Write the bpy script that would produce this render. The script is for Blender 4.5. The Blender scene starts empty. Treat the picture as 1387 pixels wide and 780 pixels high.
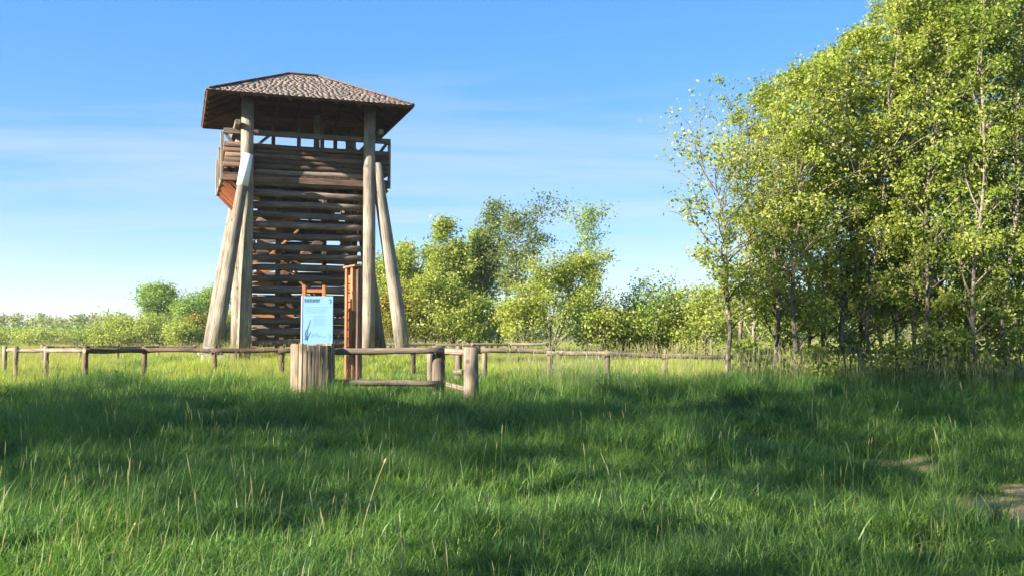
import bpy, math, random
import numpy as np
from mathutils import Vector, Matrix

# ------------------------------------------------------------------ camera, sky, sun, exposure
sc = bpy.context.scene
COL = sc.collection
EYE = 1.6
cam_d = bpy.data.cameras.new('camera'); cam = bpy.data.objects.new('camera', cam_d); COL.objects.link(cam)
cam_d.sensor_width = 36.0; cam_d.lens = 36.0 * 1300 / 1387; cam_d.clip_end = 3000; cam_d.clip_start = 0.05
cam.location = (0, 0, EYE); cam.rotation_euler = (math.radians(90) + math.atan(65.7 / 1300), 0, 0)
sc.camera = cam

SUN_AZ = math.radians(57)      # left of straight behind the camera
SUN_EL = math.radians(25)
to_sun = Vector((-math.sin(SUN_AZ) * math.cos(SUN_EL), -math.cos(SUN_AZ) * math.cos(SUN_EL), math.sin(SUN_EL)))
sun_d = bpy.data.lights.new('sun', 'SUN'); sun_d.energy = 5.0; sun_d.angle = math.radians(0.55); sun_d.color = (1.0, 0.92, 0.79)
sun = bpy.data.objects.new('sun', sun_d); COL.objects.link(sun)
sun.rotation_euler = to_sun.to_track_quat('Z', 'Y').to_euler(); sun.location = (-40, -20, 30)

world = bpy.data.worlds.new('World'); sc.world = world; world.use_nodes = True
wn = world.node_tree; wn.nodes.clear()
def N(tree, typ, **kw):
    n = tree.nodes.new(typ)
    for k, v in kw.items():
        if k.startswith('i_'): n.inputs[int(k[2:])].default_value = v
        else: setattr(n, k, v)
    return n
def link(tree, a, b): tree.links.new(a, b)
sky = N(wn, 'ShaderNodeTexSky', sky_type='NISHITA', sun_disc=False)
sky.sun_elevation = SUN_EL
sky.sun_rotation = math.atan2(to_sun.x, to_sun.y)
sky.altitude = 100; sky.air_density = 0.9; sky.dust_density = 0.1; sky.ozone_density = 5.0
hsv = N(wn, 'ShaderNodeHueSaturation'); hsv.inputs['Saturation'].default_value = 2.0; hsv.inputs['Hue'].default_value = 0.515; hsv.inputs['Value'].default_value = 0.76
sk0 = N(wn, 'ShaderNodeVectorMath', operation='SCALE'); sk0.inputs['Scale'].default_value = 0.1; link(wn, sky.outputs[0], sk0.inputs[0])
skg = N(wn, 'ShaderNodeGamma'); skg.inputs[1].default_value = 0.40; link(wn, sk0.outputs[0], skg.inputs[0])      # softer fall-off from horizon to zenith
sk1 = N(wn, 'ShaderNodeVectorMath', operation='SCALE'); sk1.inputs['Scale'].default_value = 10.0; link(wn, skg.outputs[0], sk1.inputs[0])
link(wn, sk1.outputs[0], hsv.inputs['Color'])
# thin cirrus, laid out on a flat layer above the land
tc = N(wn, 'ShaderNodeTexCoord'); sep = N(wn, 'ShaderNodeSeparateXYZ'); link(wn, tc.outputs['Generated'], sep.inputs[0])
zz = N(wn, 'ShaderNodeMath', operation='MAXIMUM'); link(wn, sep.outputs[2], zz.inputs[0]); zz.inputs[1].default_value = 0.0
za = N(wn, 'ShaderNodeMath', operation='ADD'); link(wn, zz.outputs[0], za.inputs[0]); za.inputs[1].default_value = 0.09
dx = N(wn, 'ShaderNodeMath', operation='DIVIDE'); link(wn, sep.outputs[0], dx.inputs[0]); link(wn, za.outputs[0], dx.inputs[1])
dy = N(wn, 'ShaderNodeMath', operation='DIVIDE'); link(wn, sep.outputs[1], dy.inputs[0]); link(wn, za.outputs[0], dy.inputs[1])
cmb = N(wn, 'ShaderNodeCombineXYZ'); link(wn, dx.outputs[0], cmb.inputs[0]); link(wn, dy.outputs[0], cmb.inputs[1])
mp = N(wn, 'ShaderNodeMapping'); mp.inputs['Location'].default_value = (3.1, 1.7, 0); mp.inputs['Rotation'].default_value = (0, 0, 0.18); mp.inputs['Scale'].default_value = (0.35, 1.0, 1)
link(wn, cmb.outputs[0], mp.inputs[0])
cn = N(wn, 'ShaderNodeTexNoise'); cn.inputs['Scale'].default_value = 0.9; cn.inputs['Detail'].default_value = 7; cn.inputs['Roughness'].default_value = 0.6; cn.inputs['Distortion'].default_value = 0.6
link(wn, mp.outputs[0], cn.inputs['Vector'])
cr = N(wn, 'ShaderNodeValToRGB'); cr.color_ramp.elements[0].position = 0.43; cr.color_ramp.elements[1].position = 0.88
cr.color_ramp.elements[0].color = (0, 0, 0, 1); cr.color_ramp.elements[1].color = (0.95, 0.95, 0.95, 1)
link(wn, cn.outputs[0], cr.inputs[0])
mixc = N(wn, 'ShaderNodeMixRGB'); mixc.inputs[2].default_value = (4.3, 4.6, 4.9, 1)
link(wn, cr.outputs[0], mixc.inputs[0]); link(wn, hsv.outputs[0], mixc.inputs[1])
bg = N(wn, 'ShaderNodeBackground'); bg.inputs[1].default_value = 0.052; link(wn, mixc.outputs[0], bg.inputs[0])
wo = N(wn, 'ShaderNodeOutputWorld'); link(wn, bg.outputs[0], wo.inputs[0])

sc.view_settings.view_transform = 'Standard'; sc.view_settings.look = 'None'
sc.view_settings.exposure = 1.96; sc.view_settings.gamma = 1.0; sc.view_settings.use_curve_mapping = False
sc.cycles.use_denoising = True; sc.cycles.max_bounces = 6; sc.cycles.diffuse_bounces = 3; sc.cycles.glossy_bounces = 2
sc.cycles.transmission_bounces = 4; sc.cycles.transparent_max_bounces = 4; sc.cycles.caustics_reflective = False; sc.cycles.caustics_refractive = False

# ------------------------------------------------------------------ helpers
def pix(u, v, D):
    """world point seen at pixel (u, v) of the 1387 x 780 photograph at depth y = D (used to survey the place)"""
    t = 65.7 / 1300; c, s = math.cos(math.atan(t)), math.sin(math.atan(t))
    vy = (390 - v) / 1300; k = D / (c - s * vy)
    return ((u - 693.5) / 1300 * k, D, EYE + k * (s + c * vy))
def sstep(a, b, x):
    t = np.clip((x - a) / (b - a), 0, 1); return t * t * (3 - 2 * t)
TWR = (-5.69, 25.87); TH = 0.337
def gz(x, y):
    x = np.asarray(x, float); y = np.asarray(y, float)
    z = 0.75 * sstep(4, 24, y) - 0.18 * sstep(3, -6, y)
    z = z + 0.32 * np.exp(-((x - TWR[0]) ** 2 + (y - TWR[1]) ** 2) / 18.0)
    z = z + 0.03 * sstep(-1.5, 1.5, x) * sstep(11, 16.5, y) * sstep(40, 22, y)
    z = z + 0.05 * np.sin(x * 0.9 + 1.3) * np.sin(y * 0.7) + 0.03 * np.sin(x * 2.1 + y * 1.3)
    d = np.maximum(np.hypot(x, y) - 60, 0)
    return z - 0.0012 * d * 0.6 + 0.25 * np.sin(x * 0.02) * sstep(60, 200, np.hypot(x, y))
def g(x, y): return float(gz(x, y))

def mesh(name, verts, faces, mats=(), smooth=False, mat_idx=None, attr=None):
    me = bpy.data.meshes.new(name); me.from_pydata([tuple(v) for v in verts], [], faces)
    for m in mats: me.materials.append(m)
    if mat_idx is not None: me.polygons.foreach_set('material_index', mat_idx)
    if smooth: me.polygons.foreach_set('use_smooth', [True] * len(me.polygons))
    me.update(); return me
def bigmesh(name, V, F, mats=(), col=None, smooth=False):
    """V (n,3), F (m,k) numpy; col (n,) per-vertex random stored as float attribute 'rnd'"""
    me = bpy.data.meshes.new(name); n, k = len(V), F.shape[1]
    me.vertices.add(n); me.vertices.foreach_set('co', np.ascontiguousarray(V, np.float32).ravel())
    me.loops.add(F.size); me.loops.foreach_set('vertex_index', np.ascontiguousarray(F, np.int32).ravel())
    me.polygons.add(len(F)); me.polygons.foreach_set('loop_start', np.arange(0, F.size, k, dtype=np.int32))
    for m in mats: me.materials.append(m)
    if smooth: me.polygons.foreach_set('use_smooth', np.ones(len(F), bool))
    if col is not None:
        a = me.attributes.new('rnd', 'FLOAT', 'POINT'); a.data.foreach_set('value', np.ascontiguousarray(col, np.float32))
    me.update(); me.validate(); return me
def obj(name, me, parent=None, loc=None, rot=None):
    o = bpy.data.objects.new(name, me); COL.objects.link(o)
    if parent is not None: o.parent = parent
    if loc is not None: o.location = loc
    if rot is not None: o.rotation_euler = rot
    return o
def tag(o, label=None, cat=None, group=None, kind=None):
    if label: o['label'] = label
    if cat: o['category'] = cat
    if group: o['group'] = group
    if kind: o['kind'] = kind
    return o
def thing(name, label, cat, loc=(0, 0, 0), rz=0.0, group=None):
    o = bpy.data.objects.new(name, None); COL.objects.link(o); o.empty_display_size = 0.2
    o.location = loc; o.rotation_euler = (0, 0, rz); return tag(o, label, cat, group)
def copy_tree(o, parent=None):
    c = o.copy(); COL.objects.link(c)
    if parent is not None: c.parent = parent
    for ch in o.children: copy_tree(ch, c)
    return c

# ------------------------------------------------------------------ materials
def mat(name):
    m = bpy.data.materials.new(name); m.use_nodes = True; t = m.node_tree; t.nodes.clear()
    out = N(t, 'ShaderNodeOutputMaterial'); p = N(t, 'ShaderNodeBsdfPrincipled'); link(t, p.outputs[0], out.inputs[0])
    return m, t, p, out
def ramp(t, src, stops):
    r = N(t, 'ShaderNodeValToRGB'); e = r.color_ramp.elements
    while len(e) < len(stops): e.new(0.5)
    for el, (pos, c) in zip(e, stops): el.position = pos; el.color = (*c, 1)
    link(t, src, r.inputs[0]); return r
def wood(name, dark, mid, light, rough=0.85, grain=(14, 14, 0.9), var=0.35, bump=0.4, cracks=True):
    """weathered timber with its grain along the piece's own Z axis"""
    m, t, p, out = mat(name)
    tc = N(t, 'ShaderNodeTexCoord'); oi = N(t, 'ShaderNodeObjectInfo')
    ad = N(t, 'ShaderNodeVectorMath', operation='ADD'); link(t, tc.outputs['Object'], ad.inputs[0])
    sc_ = N(t, 'ShaderNodeVectorMath', operation='SCALE'); cx = N(t, 'ShaderNodeCombineXYZ')
    for k in range(3): link(t, oi.outputs['Random'], cx.inputs[k])
    link(t, cx.outputs[0], sc_.inputs[0]); sc_.inputs['Scale'].default_value = 37.0; link(t, sc_.outputs[0], ad.inputs[1])
    mp = N(t, 'ShaderNodeMapping'); mp.inputs['Scale'].default_value = grain; link(t, ad.outputs[0], mp.inputs[0])
    n1 = N(t, 'ShaderNodeTexNoise'); n1.inputs['Scale'].default_value = 2.2; n1.inputs['Detail'].default_value = 6; n1.inputs['Roughness'].default_value = 0.65; link(t, mp.outputs[0], n1.inputs['Vector'])
    r = ramp(t, n1.outputs[0], [(0.28, dark), (0.5, mid), (0.72, light)])
    n2 = N(t, 'ShaderNodeTexNoise'); n2.inputs['Scale'].default_value = 1.6; n2.inputs['Detail'].default_value = 3; link(t, ad.outputs[0], n2.inputs['Vector'])
    r2 = ramp(t, n2.outputs[0], [(0.3, (0.62, 0.6, 0.6)), (0.7, (1.15, 1.1, 1.05))])
    mx = N(t, 'ShaderNodeMixRGB', blend_type='MULTIPLY'); mx.inputs[0].default_value = 1.0; link(t, r.outputs[0], mx.inputs[1]); link(t, r2.outputs[0], mx.inputs[2])
    if cracks:
        mpc = N(t, 'ShaderNodeMapping'); mpc.inputs['Scale'].default_value = (grain[0] * 1.6, grain[1] * 1.6, grain[2] * 0.55); link(t, ad.outputs[0], mpc.inputs[0])
        nc = N(t, 'ShaderNodeTexNoise'); nc.inputs['Scale'].default_value = 1.3; nc.inputs['Detail'].default_value = 2; link(t, mpc.outputs[0], nc.inputs['Vector'])
        rc = ramp(t, nc.outputs[0], [(0.475, (1, 1, 1)), (0.495, (0.38, 0.36, 0.34)), (0.505, (0.38, 0.36, 0.34)), (0.525, (1, 1, 1))])
        vk = N(t, 'ShaderNodeTexVoronoi'); vk.inputs['Scale'].default_value = 2.6; link(t, ad.outputs[0], vk.inputs['Vector'])
        rk = ramp(t, vk.outputs['Distance'], [(0.07, (0.35, 0.3, 0.26)), (0.13, (1, 1, 1))])
        mc = N(t, 'ShaderNodeMixRGB', blend_type='MULTIPLY'); mc.inputs[0].default_value = 0.75; link(t, mx.outputs[0], mc.inputs[1]); link(t, rc.outputs[0], mc.inputs[2])
        mk = N(t, 'ShaderNodeMixRGB', blend_type='MULTIPLY'); mk.inputs[0].default_value = 0.8; link(t, mc.outputs[0], mk.inputs[1]); link(t, rk.outputs[0], mk.inputs[2]); mx = mk
    mr = N(t, 'ShaderNodeMapRange'); mr.inputs[3].default_value = 1 - var; mr.inputs[4].default_value = 1 + var; link(t, oi.outputs['Random'], mr.inputs[0])
    mv = N(t, 'ShaderNodeVectorMath', operation='SCALE'); link(t, mx.outputs[0], mv.inputs[0]); link(t, mr.outputs[0], mv.inputs['Scale'])
    link(t, mv.outputs[0], p.inputs['Base Color']); p.inputs['Roughness'].default_value = rough; p.inputs['Specular IOR Level'].default_value = 0.25
    b = N(t, 'ShaderNodeBump'); b.inputs['Strength'].default_value = bump; b.inputs['Distance'].default_value = 0.02; link(t, n1.outputs[0], b.inputs['Height']); link(t, b.outputs[0], p.inputs['Normal'])
    return m
M = {}
M['post'] = wood('pale_weathered_timber', (0.09, 0.078, 0.064), (0.255, 0.226, 0.18), (0.37, 0.335, 0.27), var=0.12, bump=0.7)
M['log'] = wood('dark_stained_log', (0.06, 0.047, 0.038), (0.175, 0.14, 0.115), (0.29, 0.235, 0.195), var=0.4)
M['rail_log'] = wood('red_brown_log', (0.06, 0.036, 0.026), (0.15, 0.095, 0.07), (0.26, 0.18, 0.13), var=0.3)
M['orange'] = wood('fresh_orange_timber', (0.28, 0.11, 0.035), (0.50, 0.22, 0.075), (0.62, 0.32, 0.12), var=0.2, bump=0.2)
M['faded'] = wood('faded_orange_timber', (0.16, 0.075, 0.035), (0.34, 0.175, 0.085), (0.46, 0.27, 0.14), var=0.2, bump=0.3)
M['redwood'] = wood('red_stained_timber', (0.20, 0.06, 0.025), (0.36, 0.12, 0.045), (0.46, 0.18, 0.07), var=0.15, bump=0.2)
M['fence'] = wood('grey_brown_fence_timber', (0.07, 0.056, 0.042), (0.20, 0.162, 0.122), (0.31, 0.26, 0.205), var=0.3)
M['fence_dark'] = wood('dark_shaded_fence_timber', (0.05, 0.033, 0.023), (0.13, 0.09, 0.062), (0.22, 0.16, 0.11), var=0.25)  # darker copy of the fence timber, shade put into its colour
M['board'] = wood('roof_board', (0.06, 0.03, 0.022), (0.13, 0.065, 0.045), (0.20, 0.11, 0.072), var=0.3, bump=0.2)
M['slat'] = wood('bin_slat', (0.10, 0.078, 0.053), (0.27, 0.215, 0.148), (0.40, 0.335, 0.24), var=0.35)
M['cut'] = wood('cut_log_end', (0.22, 0.14, 0.07), (0.42, 0.29, 0.16), (0.55, 0.40, 0.24), grain=(9, 9, 9), var=0.2, bump=0.15)
def plain(name, col, rough=0.6, var=0.12, scale=8.0, bump=0.0, metal=0.0):
    m, t, p, out = mat(name); tc = N(t, 'ShaderNodeTexCoord')
    n = N(t, 'ShaderNodeTexNoise'); n.inputs['Scale'].default_value = scale; n.inputs['Detail'].default_value = 5; link(t, tc.outputs['Object'], n.inputs['Vector'])
    r = ramp(t, n.outputs[0], [(0.3, tuple(c * (1 - var) for c in col)), (0.7, tuple(min(1, c * (1 + var)) for c in col))])
    link(t, r.outputs[0], p.inputs['Base Color']); p.inputs['Roughness'].default_value = rough; p.inputs['Metallic'].default_value = metal
    if bump:
        b = N(t, 'ShaderNodeBump'); b.inputs['Strength'].default_value = bump; b.inputs['Distance'].default_value = 0.01; link(t, n.outputs[0], b.inputs['Height']); link(t, b.outputs[0], p.inputs['Normal'])
    return m
M['white'] = plain('white_painted_band', (0.78, 0.79, 0.80), 0.55, 0.06)
M['concrete'] = plain('pale_concrete', (0.33, 0.325, 0.30), 0.9, 0.2, 14, 0.4)
M['bluesteel'] = plain('blue_grey_steel', (0.10, 0.17, 0.22), 0.5, 0.25, 10)
M['panel'] = plain('pale_blue_print', (0.18, 0.335, 0.51), 0.35, 0.05, 3)
M['ink'] = plain('dark_blue_ink', (0.035, 0.09, 0.17), 0.5, 0.2)
M['ink_teal'] = plain('teal_ink', (0.06, 0.24, 0.38), 0.5, 0.2)
M['iron'] = plain('dark_iron', (0.05, 0.045, 0.04), 0.6, 0.3, 10, 0, 0.6)

def leafmat(name, stops, trans=0.48, gloss=0.35, tcol=(1.15, 1.25, 0.55), posvar=0.0):
    m, t, p, out = mat(name)
    at = N(t, 'ShaderNodeAttribute', attribute_name='rnd'); r = ramp(t, at.outputs['Fac'], stops)
    colr = r.outputs[0]
    if posvar:
        ge = N(t, 'ShaderNodeNewGeometry'); nz = N(t, 'ShaderNodeTexNoise'); nz.inputs['Scale'].default_value = 0.55; nz.inputs['Detail'].default_value = 5; nz.inputs['Roughness'].default_value = 0.6
        link(t, ge.outputs['Position'], nz.inputs['Vector'])
        r2 = ramp(t, nz.outputs[0], [(0.3, (1 - posvar * 1.25, 1 - posvar, 1 - posvar * 0.3)), (0.5, (1, 1, 1)), (0.7, (1 + posvar * 1.1, 1 + posvar * 0.6, 1 + posvar * 0.1))])
        mx = N(t, 'ShaderNodeMixRGB', blend_type='MULTIPLY'); mx.inputs[0].default_value = 1; link(t, colr, mx.inputs[1]); link(t, r2.outputs[0], mx.inputs[2]); colr = mx.outputs[0]
    link(t, colr, p.inputs['Base Color']); p.inputs['Roughness'].default_value = 0.42; p.inputs['Specular IOR Level'].default_value = gloss
    tr = N(t, 'ShaderNodeBsdfTranslucent'); mx2 = N(t, 'ShaderNodeMixRGB', blend_type='MULTIPLY'); mx2.inputs[0].default_value = 1; mx2.inputs[2].default_value = (*tcol, 1)
    link(t, colr, mx2.inputs[1]); link(t, mx2.outputs[0], tr.inputs[0])
    ms = N(t, 'ShaderNodeMixShader'); ms.inputs[0].default_value = trans; link(t, p.outputs[0], ms.inputs[1]); link(t, tr.outputs[0], ms.inputs[2]); link(t, ms.outputs[0], out.inputs[0])
    return m
M['leaf_grove'] = leafmat('aspen_leaf', [(0.0, (0.12, 0.18, 0.03)), (0.5, (0.26, 0.315, 0.05)), (1.0, (0.42, 0.43, 0.10))])
M['leaf_lime'] = leafmat('spring_birch_leaf', [(0.0, (0.18, 0.235, 0.035)), (0.5, (0.29, 0.335, 0.055)), (1.0, (0.42, 0.42, 0.095))])
M['leaf_dark'] = leafmat('dull_birch_leaf', [(0.0, (0.085, 0.12, 0.035)), (0.5, (0.17, 0.215, 0.06)), (1.0, (0.29, 0.32, 0.10))])
M['leaf_green'] = leafmat('fresh_green_leaf', [(0.0, (0.13, 0.20, 0.03)), (0.5, (0.22, 0.32, 0.045)), (1.0, (0.34, 0.41, 0.075))])
M['leaf_far'] = leafmat('far_wood_leaf', [(0.0, (0.17, 0.21, 0.06)), (0.5, (0.27, 0.29, 0.09)), (1.0, (0.37, 0.34, 0.14))], posvar=0.0)
M['leaf_yellow'] = leafmat('yellow_shrub_leaf', [(0.0, (0.14, 0.14, 0.012)), (0.5, (0.23, 0.20, 0.018)), (1.0, (0.32, 0.26, 0.03))])
M['grass'] = leafmat('grass_blade', [(0.0, (0.05, 0.12, 0.032)), (0.55, (0.122, 0.228, 0.045)), (0.86, (0.25, 0.335, 0.075)), (0.93, (0.34, 0.35, 0.15)), (1.0, (0.42, 0.38, 0.23))], trans=0.42, gloss=0.3, tcol=(1.0, 1.25, 0.6), posvar=0.42)
M['grass_dry_lit'] = leafmat('sunlit_dry_blade', [(0.0, (0.21, 0.29, 0.04)), (0.5, (0.34, 0.40, 0.07)), (0.75, (0.45, 0.45, 0.13)), (1.0, (0.50, 0.43, 0.24))], trans=0.4, gloss=0.2, posvar=0.25)  # dry blades, yellowed and brightened further to paint in the sunlit strip
M['straw'] = leafmat('straw_stalk', [(0.0, (0.30, 0.24, 0.11)), (1.0, (0.44, 0.34, 0.17))], trans=0.2, gloss=0.2)
M['bark'] = wood('aspen_bark', (0.05, 0.042, 0.034), (0.18, 0.157, 0.128), (0.34, 0.305, 0.25), grain=(5, 5, 4), var=0.2)
M['bark_pale'] = wood('birch_bark', (0.10, 0.09, 0.075), (0.42, 0.39, 0.34), (0.62, 0.58, 0.52), grain=(3, 3, 5), var=0.15)

# ------------------------------------------------------------------ ground
def ground_material():
    m, t, p, out = mat('meadow_soil'); ge = N(t, 'ShaderNodeNewGeometry')
    n = N(t, 'ShaderNodeTexNoise'); n.inputs['Scale'].default_value = 0.35; n.inputs['Detail'].default_value = 8; n.inputs['Roughness'].default_value = 0.65; link(t, ge.outputs['Position'], n.inputs['Vector'])
    n2 = N(t, 'ShaderNodeTexNoise'); n2.inputs['Scale'].default_value = 18; n2.inputs['Detail'].default_value = 6; link(t, ge.outputs['Position'], n2.inputs['Vector'])
    r = ramp(t, n.outputs[0], [(0.3, (0.045, 0.075, 0.018)), (0.5, (0.085, 0.115, 0.028)), (0.7, (0.14, 0.15, 0.045))])
    r2 = ramp(t, n2.outputs[0], [(0.3, (0.55, 0.55, 0.5)), (0.7, (1.25, 1.2, 1.1))])
    mx = N(t, 'ShaderNodeMixRGB', blend_type='MULTIPLY'); mx.inputs[0].default_value = 1; link(t, r.outputs[0], mx.inputs[1]); link(t, r2.outputs[0], mx.inputs[2])
    at = N(t, 'ShaderNodeAttribute', attribute_name='rnd')      # 1 where the turf is worn to soil
    r3 = ramp(t, n2.outputs[0], [(0.3, (0.20, 0.135, 0.075)), (0.7, (0.46, 0.33, 0.20))])
    mb = N(t, 'ShaderNodeMixRGB'); link(t, at.outputs['Fac'], mb.inputs[0]); link(t, mx.outputs[0], mb.inputs[1]); link(t, r3.outputs[0], mb.inputs[2])
    link(t, mb.outputs[0], p.inputs['Base Color']); p.inputs['Roughness'].default_value = 0.95; p.inputs['Specular IOR Level'].default_value = 0.1
    b = N(t, 'ShaderNodeBump'); b.inputs['Strength'].default_value = 0.6; b.inputs['Distance'].default_value = 0.03; link(t, n2.outputs[0], b.inputs['Height']); link(t, b.outputs[0], p.inputs['Normal'])
    return m
def axis(lo, hi, near, s0):
    a = [0.0]; s = s0
    while a[-1] < hi: a.append(a[-1] + s); s = s0 if a[-1] < near else s * 1.14
    b = [0.0]; s = s0
    while b[-1] > lo: b.append(b[-1] - s); s = s0 if -b[-1] < near else s * 1.14
    return np.array(sorted(set(a + b)))
WORN = [(4.2, 8.1, 0.38, 0.75), (4.75, 8.3, 0.5, 0.6), (4.2, 10.8, 0.5, 0.5), (5.0, 9.2, 0.4, 0.5), (-4.6, 14.9, 0.4, 0.5)]   # x, y, rx, ry of the worn patches
def worn(x, y):
    w = np.zeros_like(np.asarray(x, float))
    for (a, b, rx, ry) in WORN: w = np.maximum(w, np.exp(-(((x - a) / rx) ** 2 + ((y - b) / ry) ** 2)))
    return w
ax_, ay_ = axis(-900, 900, 34, 0.55), axis(-60, 1400, 40, 0.55)
GX, GY = np.meshgrid(ax_, ay_); V = np.stack([GX, GY, gz(GX, GY)], -1).reshape(-1, 3)
nx, ny = len(ax_), len(ay_); ii = np.arange(nx * ny).reshape(ny, nx)
F = np.stack([ii[:-1, :-1], ii[:-1, 1:], ii[1:, 1:], ii[1:, :-1]], -1).reshape(-1, 4)
ground = obj('ground', bigmesh('ground', V, F, [ground_material()], worn(V[:, 0], V[:, 1]), True)); tag(ground, 'grassy meadow ground rising gently to the tower', 'ground', kind='structure')

# ------------------------------------------------------------------ timber pieces
rnd = random.Random(7)
def log_mesh(L, r0, r1, sides=10, rings=5, wob=0.03, mats=('log', 'cut'), squash=1.0):
    V, F, MI = [], [], []
    ph = [rnd.uniform(0, 6.28) for _ in range(4)]
    for i in range(rings):
        t = i / (rings - 1); r = r0 + (r1 - r0) * t
        ox = wob * r * 3 * math.sin(t * 4 + ph[0]) * (t * (1 - t) * 4); oy = wob * r * 3 * math.sin(t * 5 + ph[1]) * (t * (1 - t) * 4)
        for k in range(sides):
            a = 2 * math.pi * k / sides; rr = r * (1 + wob * math.sin(3 * a + ph[2] + t * 3) + rnd.uniform(-wob, wob))
            V.append((ox + rr * math.cos(a), oy + rr * math.sin(a) * squash, L * t))
    for i in range(rings - 1):
        for k in range(sides):
            F.append((i * sides + k, i * sides + (k + 1) % sides, (i + 1) * sides + (k + 1) % sides, (i + 1) * sides + k)); MI.append(0)
    F.append(tuple(reversed(range(sides)))); F.append(tuple(range((rings - 1) * sides, rings * sides))); MI += [1, 1]
    me = mesh('log', V, F, [M[m] for m in mats], mat_idx=MI)
    me.polygons.foreach_set('use_smooth', [i == 0 for i in MI]); return me
def place(o, p0, p1, up=(0, 0, 1)):
    d = Vector(p1) - Vector(p0); o.location = p0; o.rotation_euler = d.to_track_quat('Z', 'Y').to_euler()
def log(name, p0, p1, r0, r1=None, parent=None, mats=('log', 'cut'), **kw):
    o = obj(name, log_mesh((Vector(p1) - Vector(p0)).length, r0, r1 if r1 is not None else r0, mats=mats, **kw), parent); place(o, p0, p1); return o
def beam_mesh(L, w, h, m, bev=0.008):
    """squared timber along Z with chamfered arrises, w across X, h across Y"""
    a, b = w / 2, h / 2; c = min(bev, a * 0.4, b * 0.4)
    ring = [(a - c, -b), (a, -b + c), (a, b - c), (a - c, b), (-a + c, b), (-a, b - c), (-a, -b + c), (-a + c, -b)]
    V = [(x, y, 0) for x, y in ring] + [(x, y, L) for x, y in ring]
    F = [(k, (k + 1) % 8, 8 + (k + 1) % 8, 8 + k) for k in range(8)] + [tuple(reversed(range(8))), tuple(range(8, 16))]
    return mesh('beam', V, F, [m])
def beam(name, p0, p1, w, h, m, parent=None, side=None):
    """side: direction that the w axis follows"""
    p0, p1 = Vector(p0), Vector(p1); d = p1 - p0
    o = obj(name, beam_mesh(d.length, w, h, M[m]), parent); z = d.normalized()
    s = Vector(side) if side else (Vector((0, 0, 1)).cross(z) if abs(z.z) < 0.99 else Vector((1, 0, 0)))
    x = (s - z * s.dot(z)).normalized(); y = z.cross(x)
    o.rotation_euler = Matrix((x, y, z)).transposed().to_euler(); o.location = p0; return o

# ------------------------------------------------------------------ observation tower
ZB = g(*TWR); tower = thing('observation_tower', 'wooden log observation tower with shingled hip roof and splayed legs', 'tower', (TWR[0], TWR[1], ZB), TH)
def tz(z): return z - ZB                  # world height to tower height
PX, PY = 1.555, 1.45
ztop = tz(7.32)
post_mats = ('post', 'cut')
for sx in (-1, 1):
    for sy in (-1, 1):
        log('corner_post', (sx * PX, sy * PY, -0.1), (sx * PX, sy * PY, tz(7.62) if sy < 0 else tz(7.6)), 0.172, 0.152, tower, post_mats, sides=14, rings=7, wob=0.02)
        # splayed legs, bolted to the outer face of the posts
        bx = PX + (0.75 if sx < 0 else 0.92)
        tx = sx * (PX + (0.0 if sx < 0 else 0.17)); fo = 0.30 if sx < 0 else -0.02; ty = sy * (PY + fo); fb_ = fo + 0.12
        zt = tz(6.14)
        leg = log('splayed_leg', (sx * bx, sy * (PY + fb_), 0.12), (tx, ty, zt), 0.182 if sx < 0 else 0.2, 0.118 if sx < 0 else 0.15, tower, post_mats, sides=14, rings=7, wob=0.015)
        if sy < 0 and sx < 0:
            Lg = (Vector((tx, ty, zt)) - Vector((sx * bx, sy * (PY + fb_), 0.12))).length
            rr = lambda zl: 0.182 + (0.118 - 0.182) * zl / Lg
            za0, za1 = Lg - 0.83, Lg - 0.02
            Vb, Fb = [], []
            for zl, e in ((za0, 0.004), (za0, 0.011), (za1, 0.011), (za1, 0.004)):
                for k in range(20):
                    a = 2 * math.pi * k / 20; r = rr(zl) * 1.02 + e; Vb.append((r * math.cos(a), r * math.sin(a), zl))
            for i in range(3):
                for k in range(20): Fb.append((i * 20 + k, i * 20 + (k + 1) % 20, (i + 1) * 20 + (k + 1) % 20, (i + 1) * 20 + k))
            obj('white_band', mesh('band', Vb, Fb, [M['white']], True), leg)
        fb = obj('footing', beam_mesh(0.30, 0.56, 0.56, M['concrete'], 0.03), tower, (sx * bx, sy * (PY + fb_), -0.2))
        if sx < 0 and sy < 0:
            sh = log('steel_shoe', (sx * bx, sy * (PY + fb_), 0.13), (sx * (bx - 0.02), sy * (PY + fb_ - 0.005), 0.27), 0.235, 0.232, tower, ('bluesteel', 'bluesteel'), sides=16, rings=3, wob=0.0)
# front wall: one log above another with open gaps
def wall_row(z, x0, x1, y, r, name='wall_log', mt='log', axis='x'):
    j = rnd.uniform(-0.03, 0.03); k = rnd.uniform(-0.03, 0.03)
    if axis == 'x': a, b = (x0 + j, y, z + rnd.uniform(-.012, .012)), (x1 + k, y, z + rnd.uniform(-.012, .012))
    else: a, b = (y, x0 + j, z + rnd.uniform(-.012, .012)), (y, x1 + k, z + rnd.uniform(-.012, .012))
    if rnd.random() < 0.5: a, b = b, a
    return log(name, a, b, r * rnd.uniform(1.0, 1.12), r * rnd.uniform(0.88, 1.0), tower, (mt, 'cut'), sides=9, rings=6, wob=0.045)
yf = -PY + 0.27
for k in range(17):
    wall_row(tz(5.80 - 0.272 * k), -PX - 0.14, PX + 0.06, yf, 0.088)
for k in range(21):                                     # rear wall, set closer, with two look-out openings
    z = 5.66 - 0.213 * k
    if k in (6, 7): wall_row(tz(z), -PX, -1.12, PY - 0.25, 0.095); wall_row(tz(z), -0.42, 0.62, PY - 0.25, 0.095); wall_row(tz(z), 1.25, PX, PY - 0.25, 0.095)
    else: wall_row(tz(z), -PX, PX, PY - 0.25, 0.10)
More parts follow.
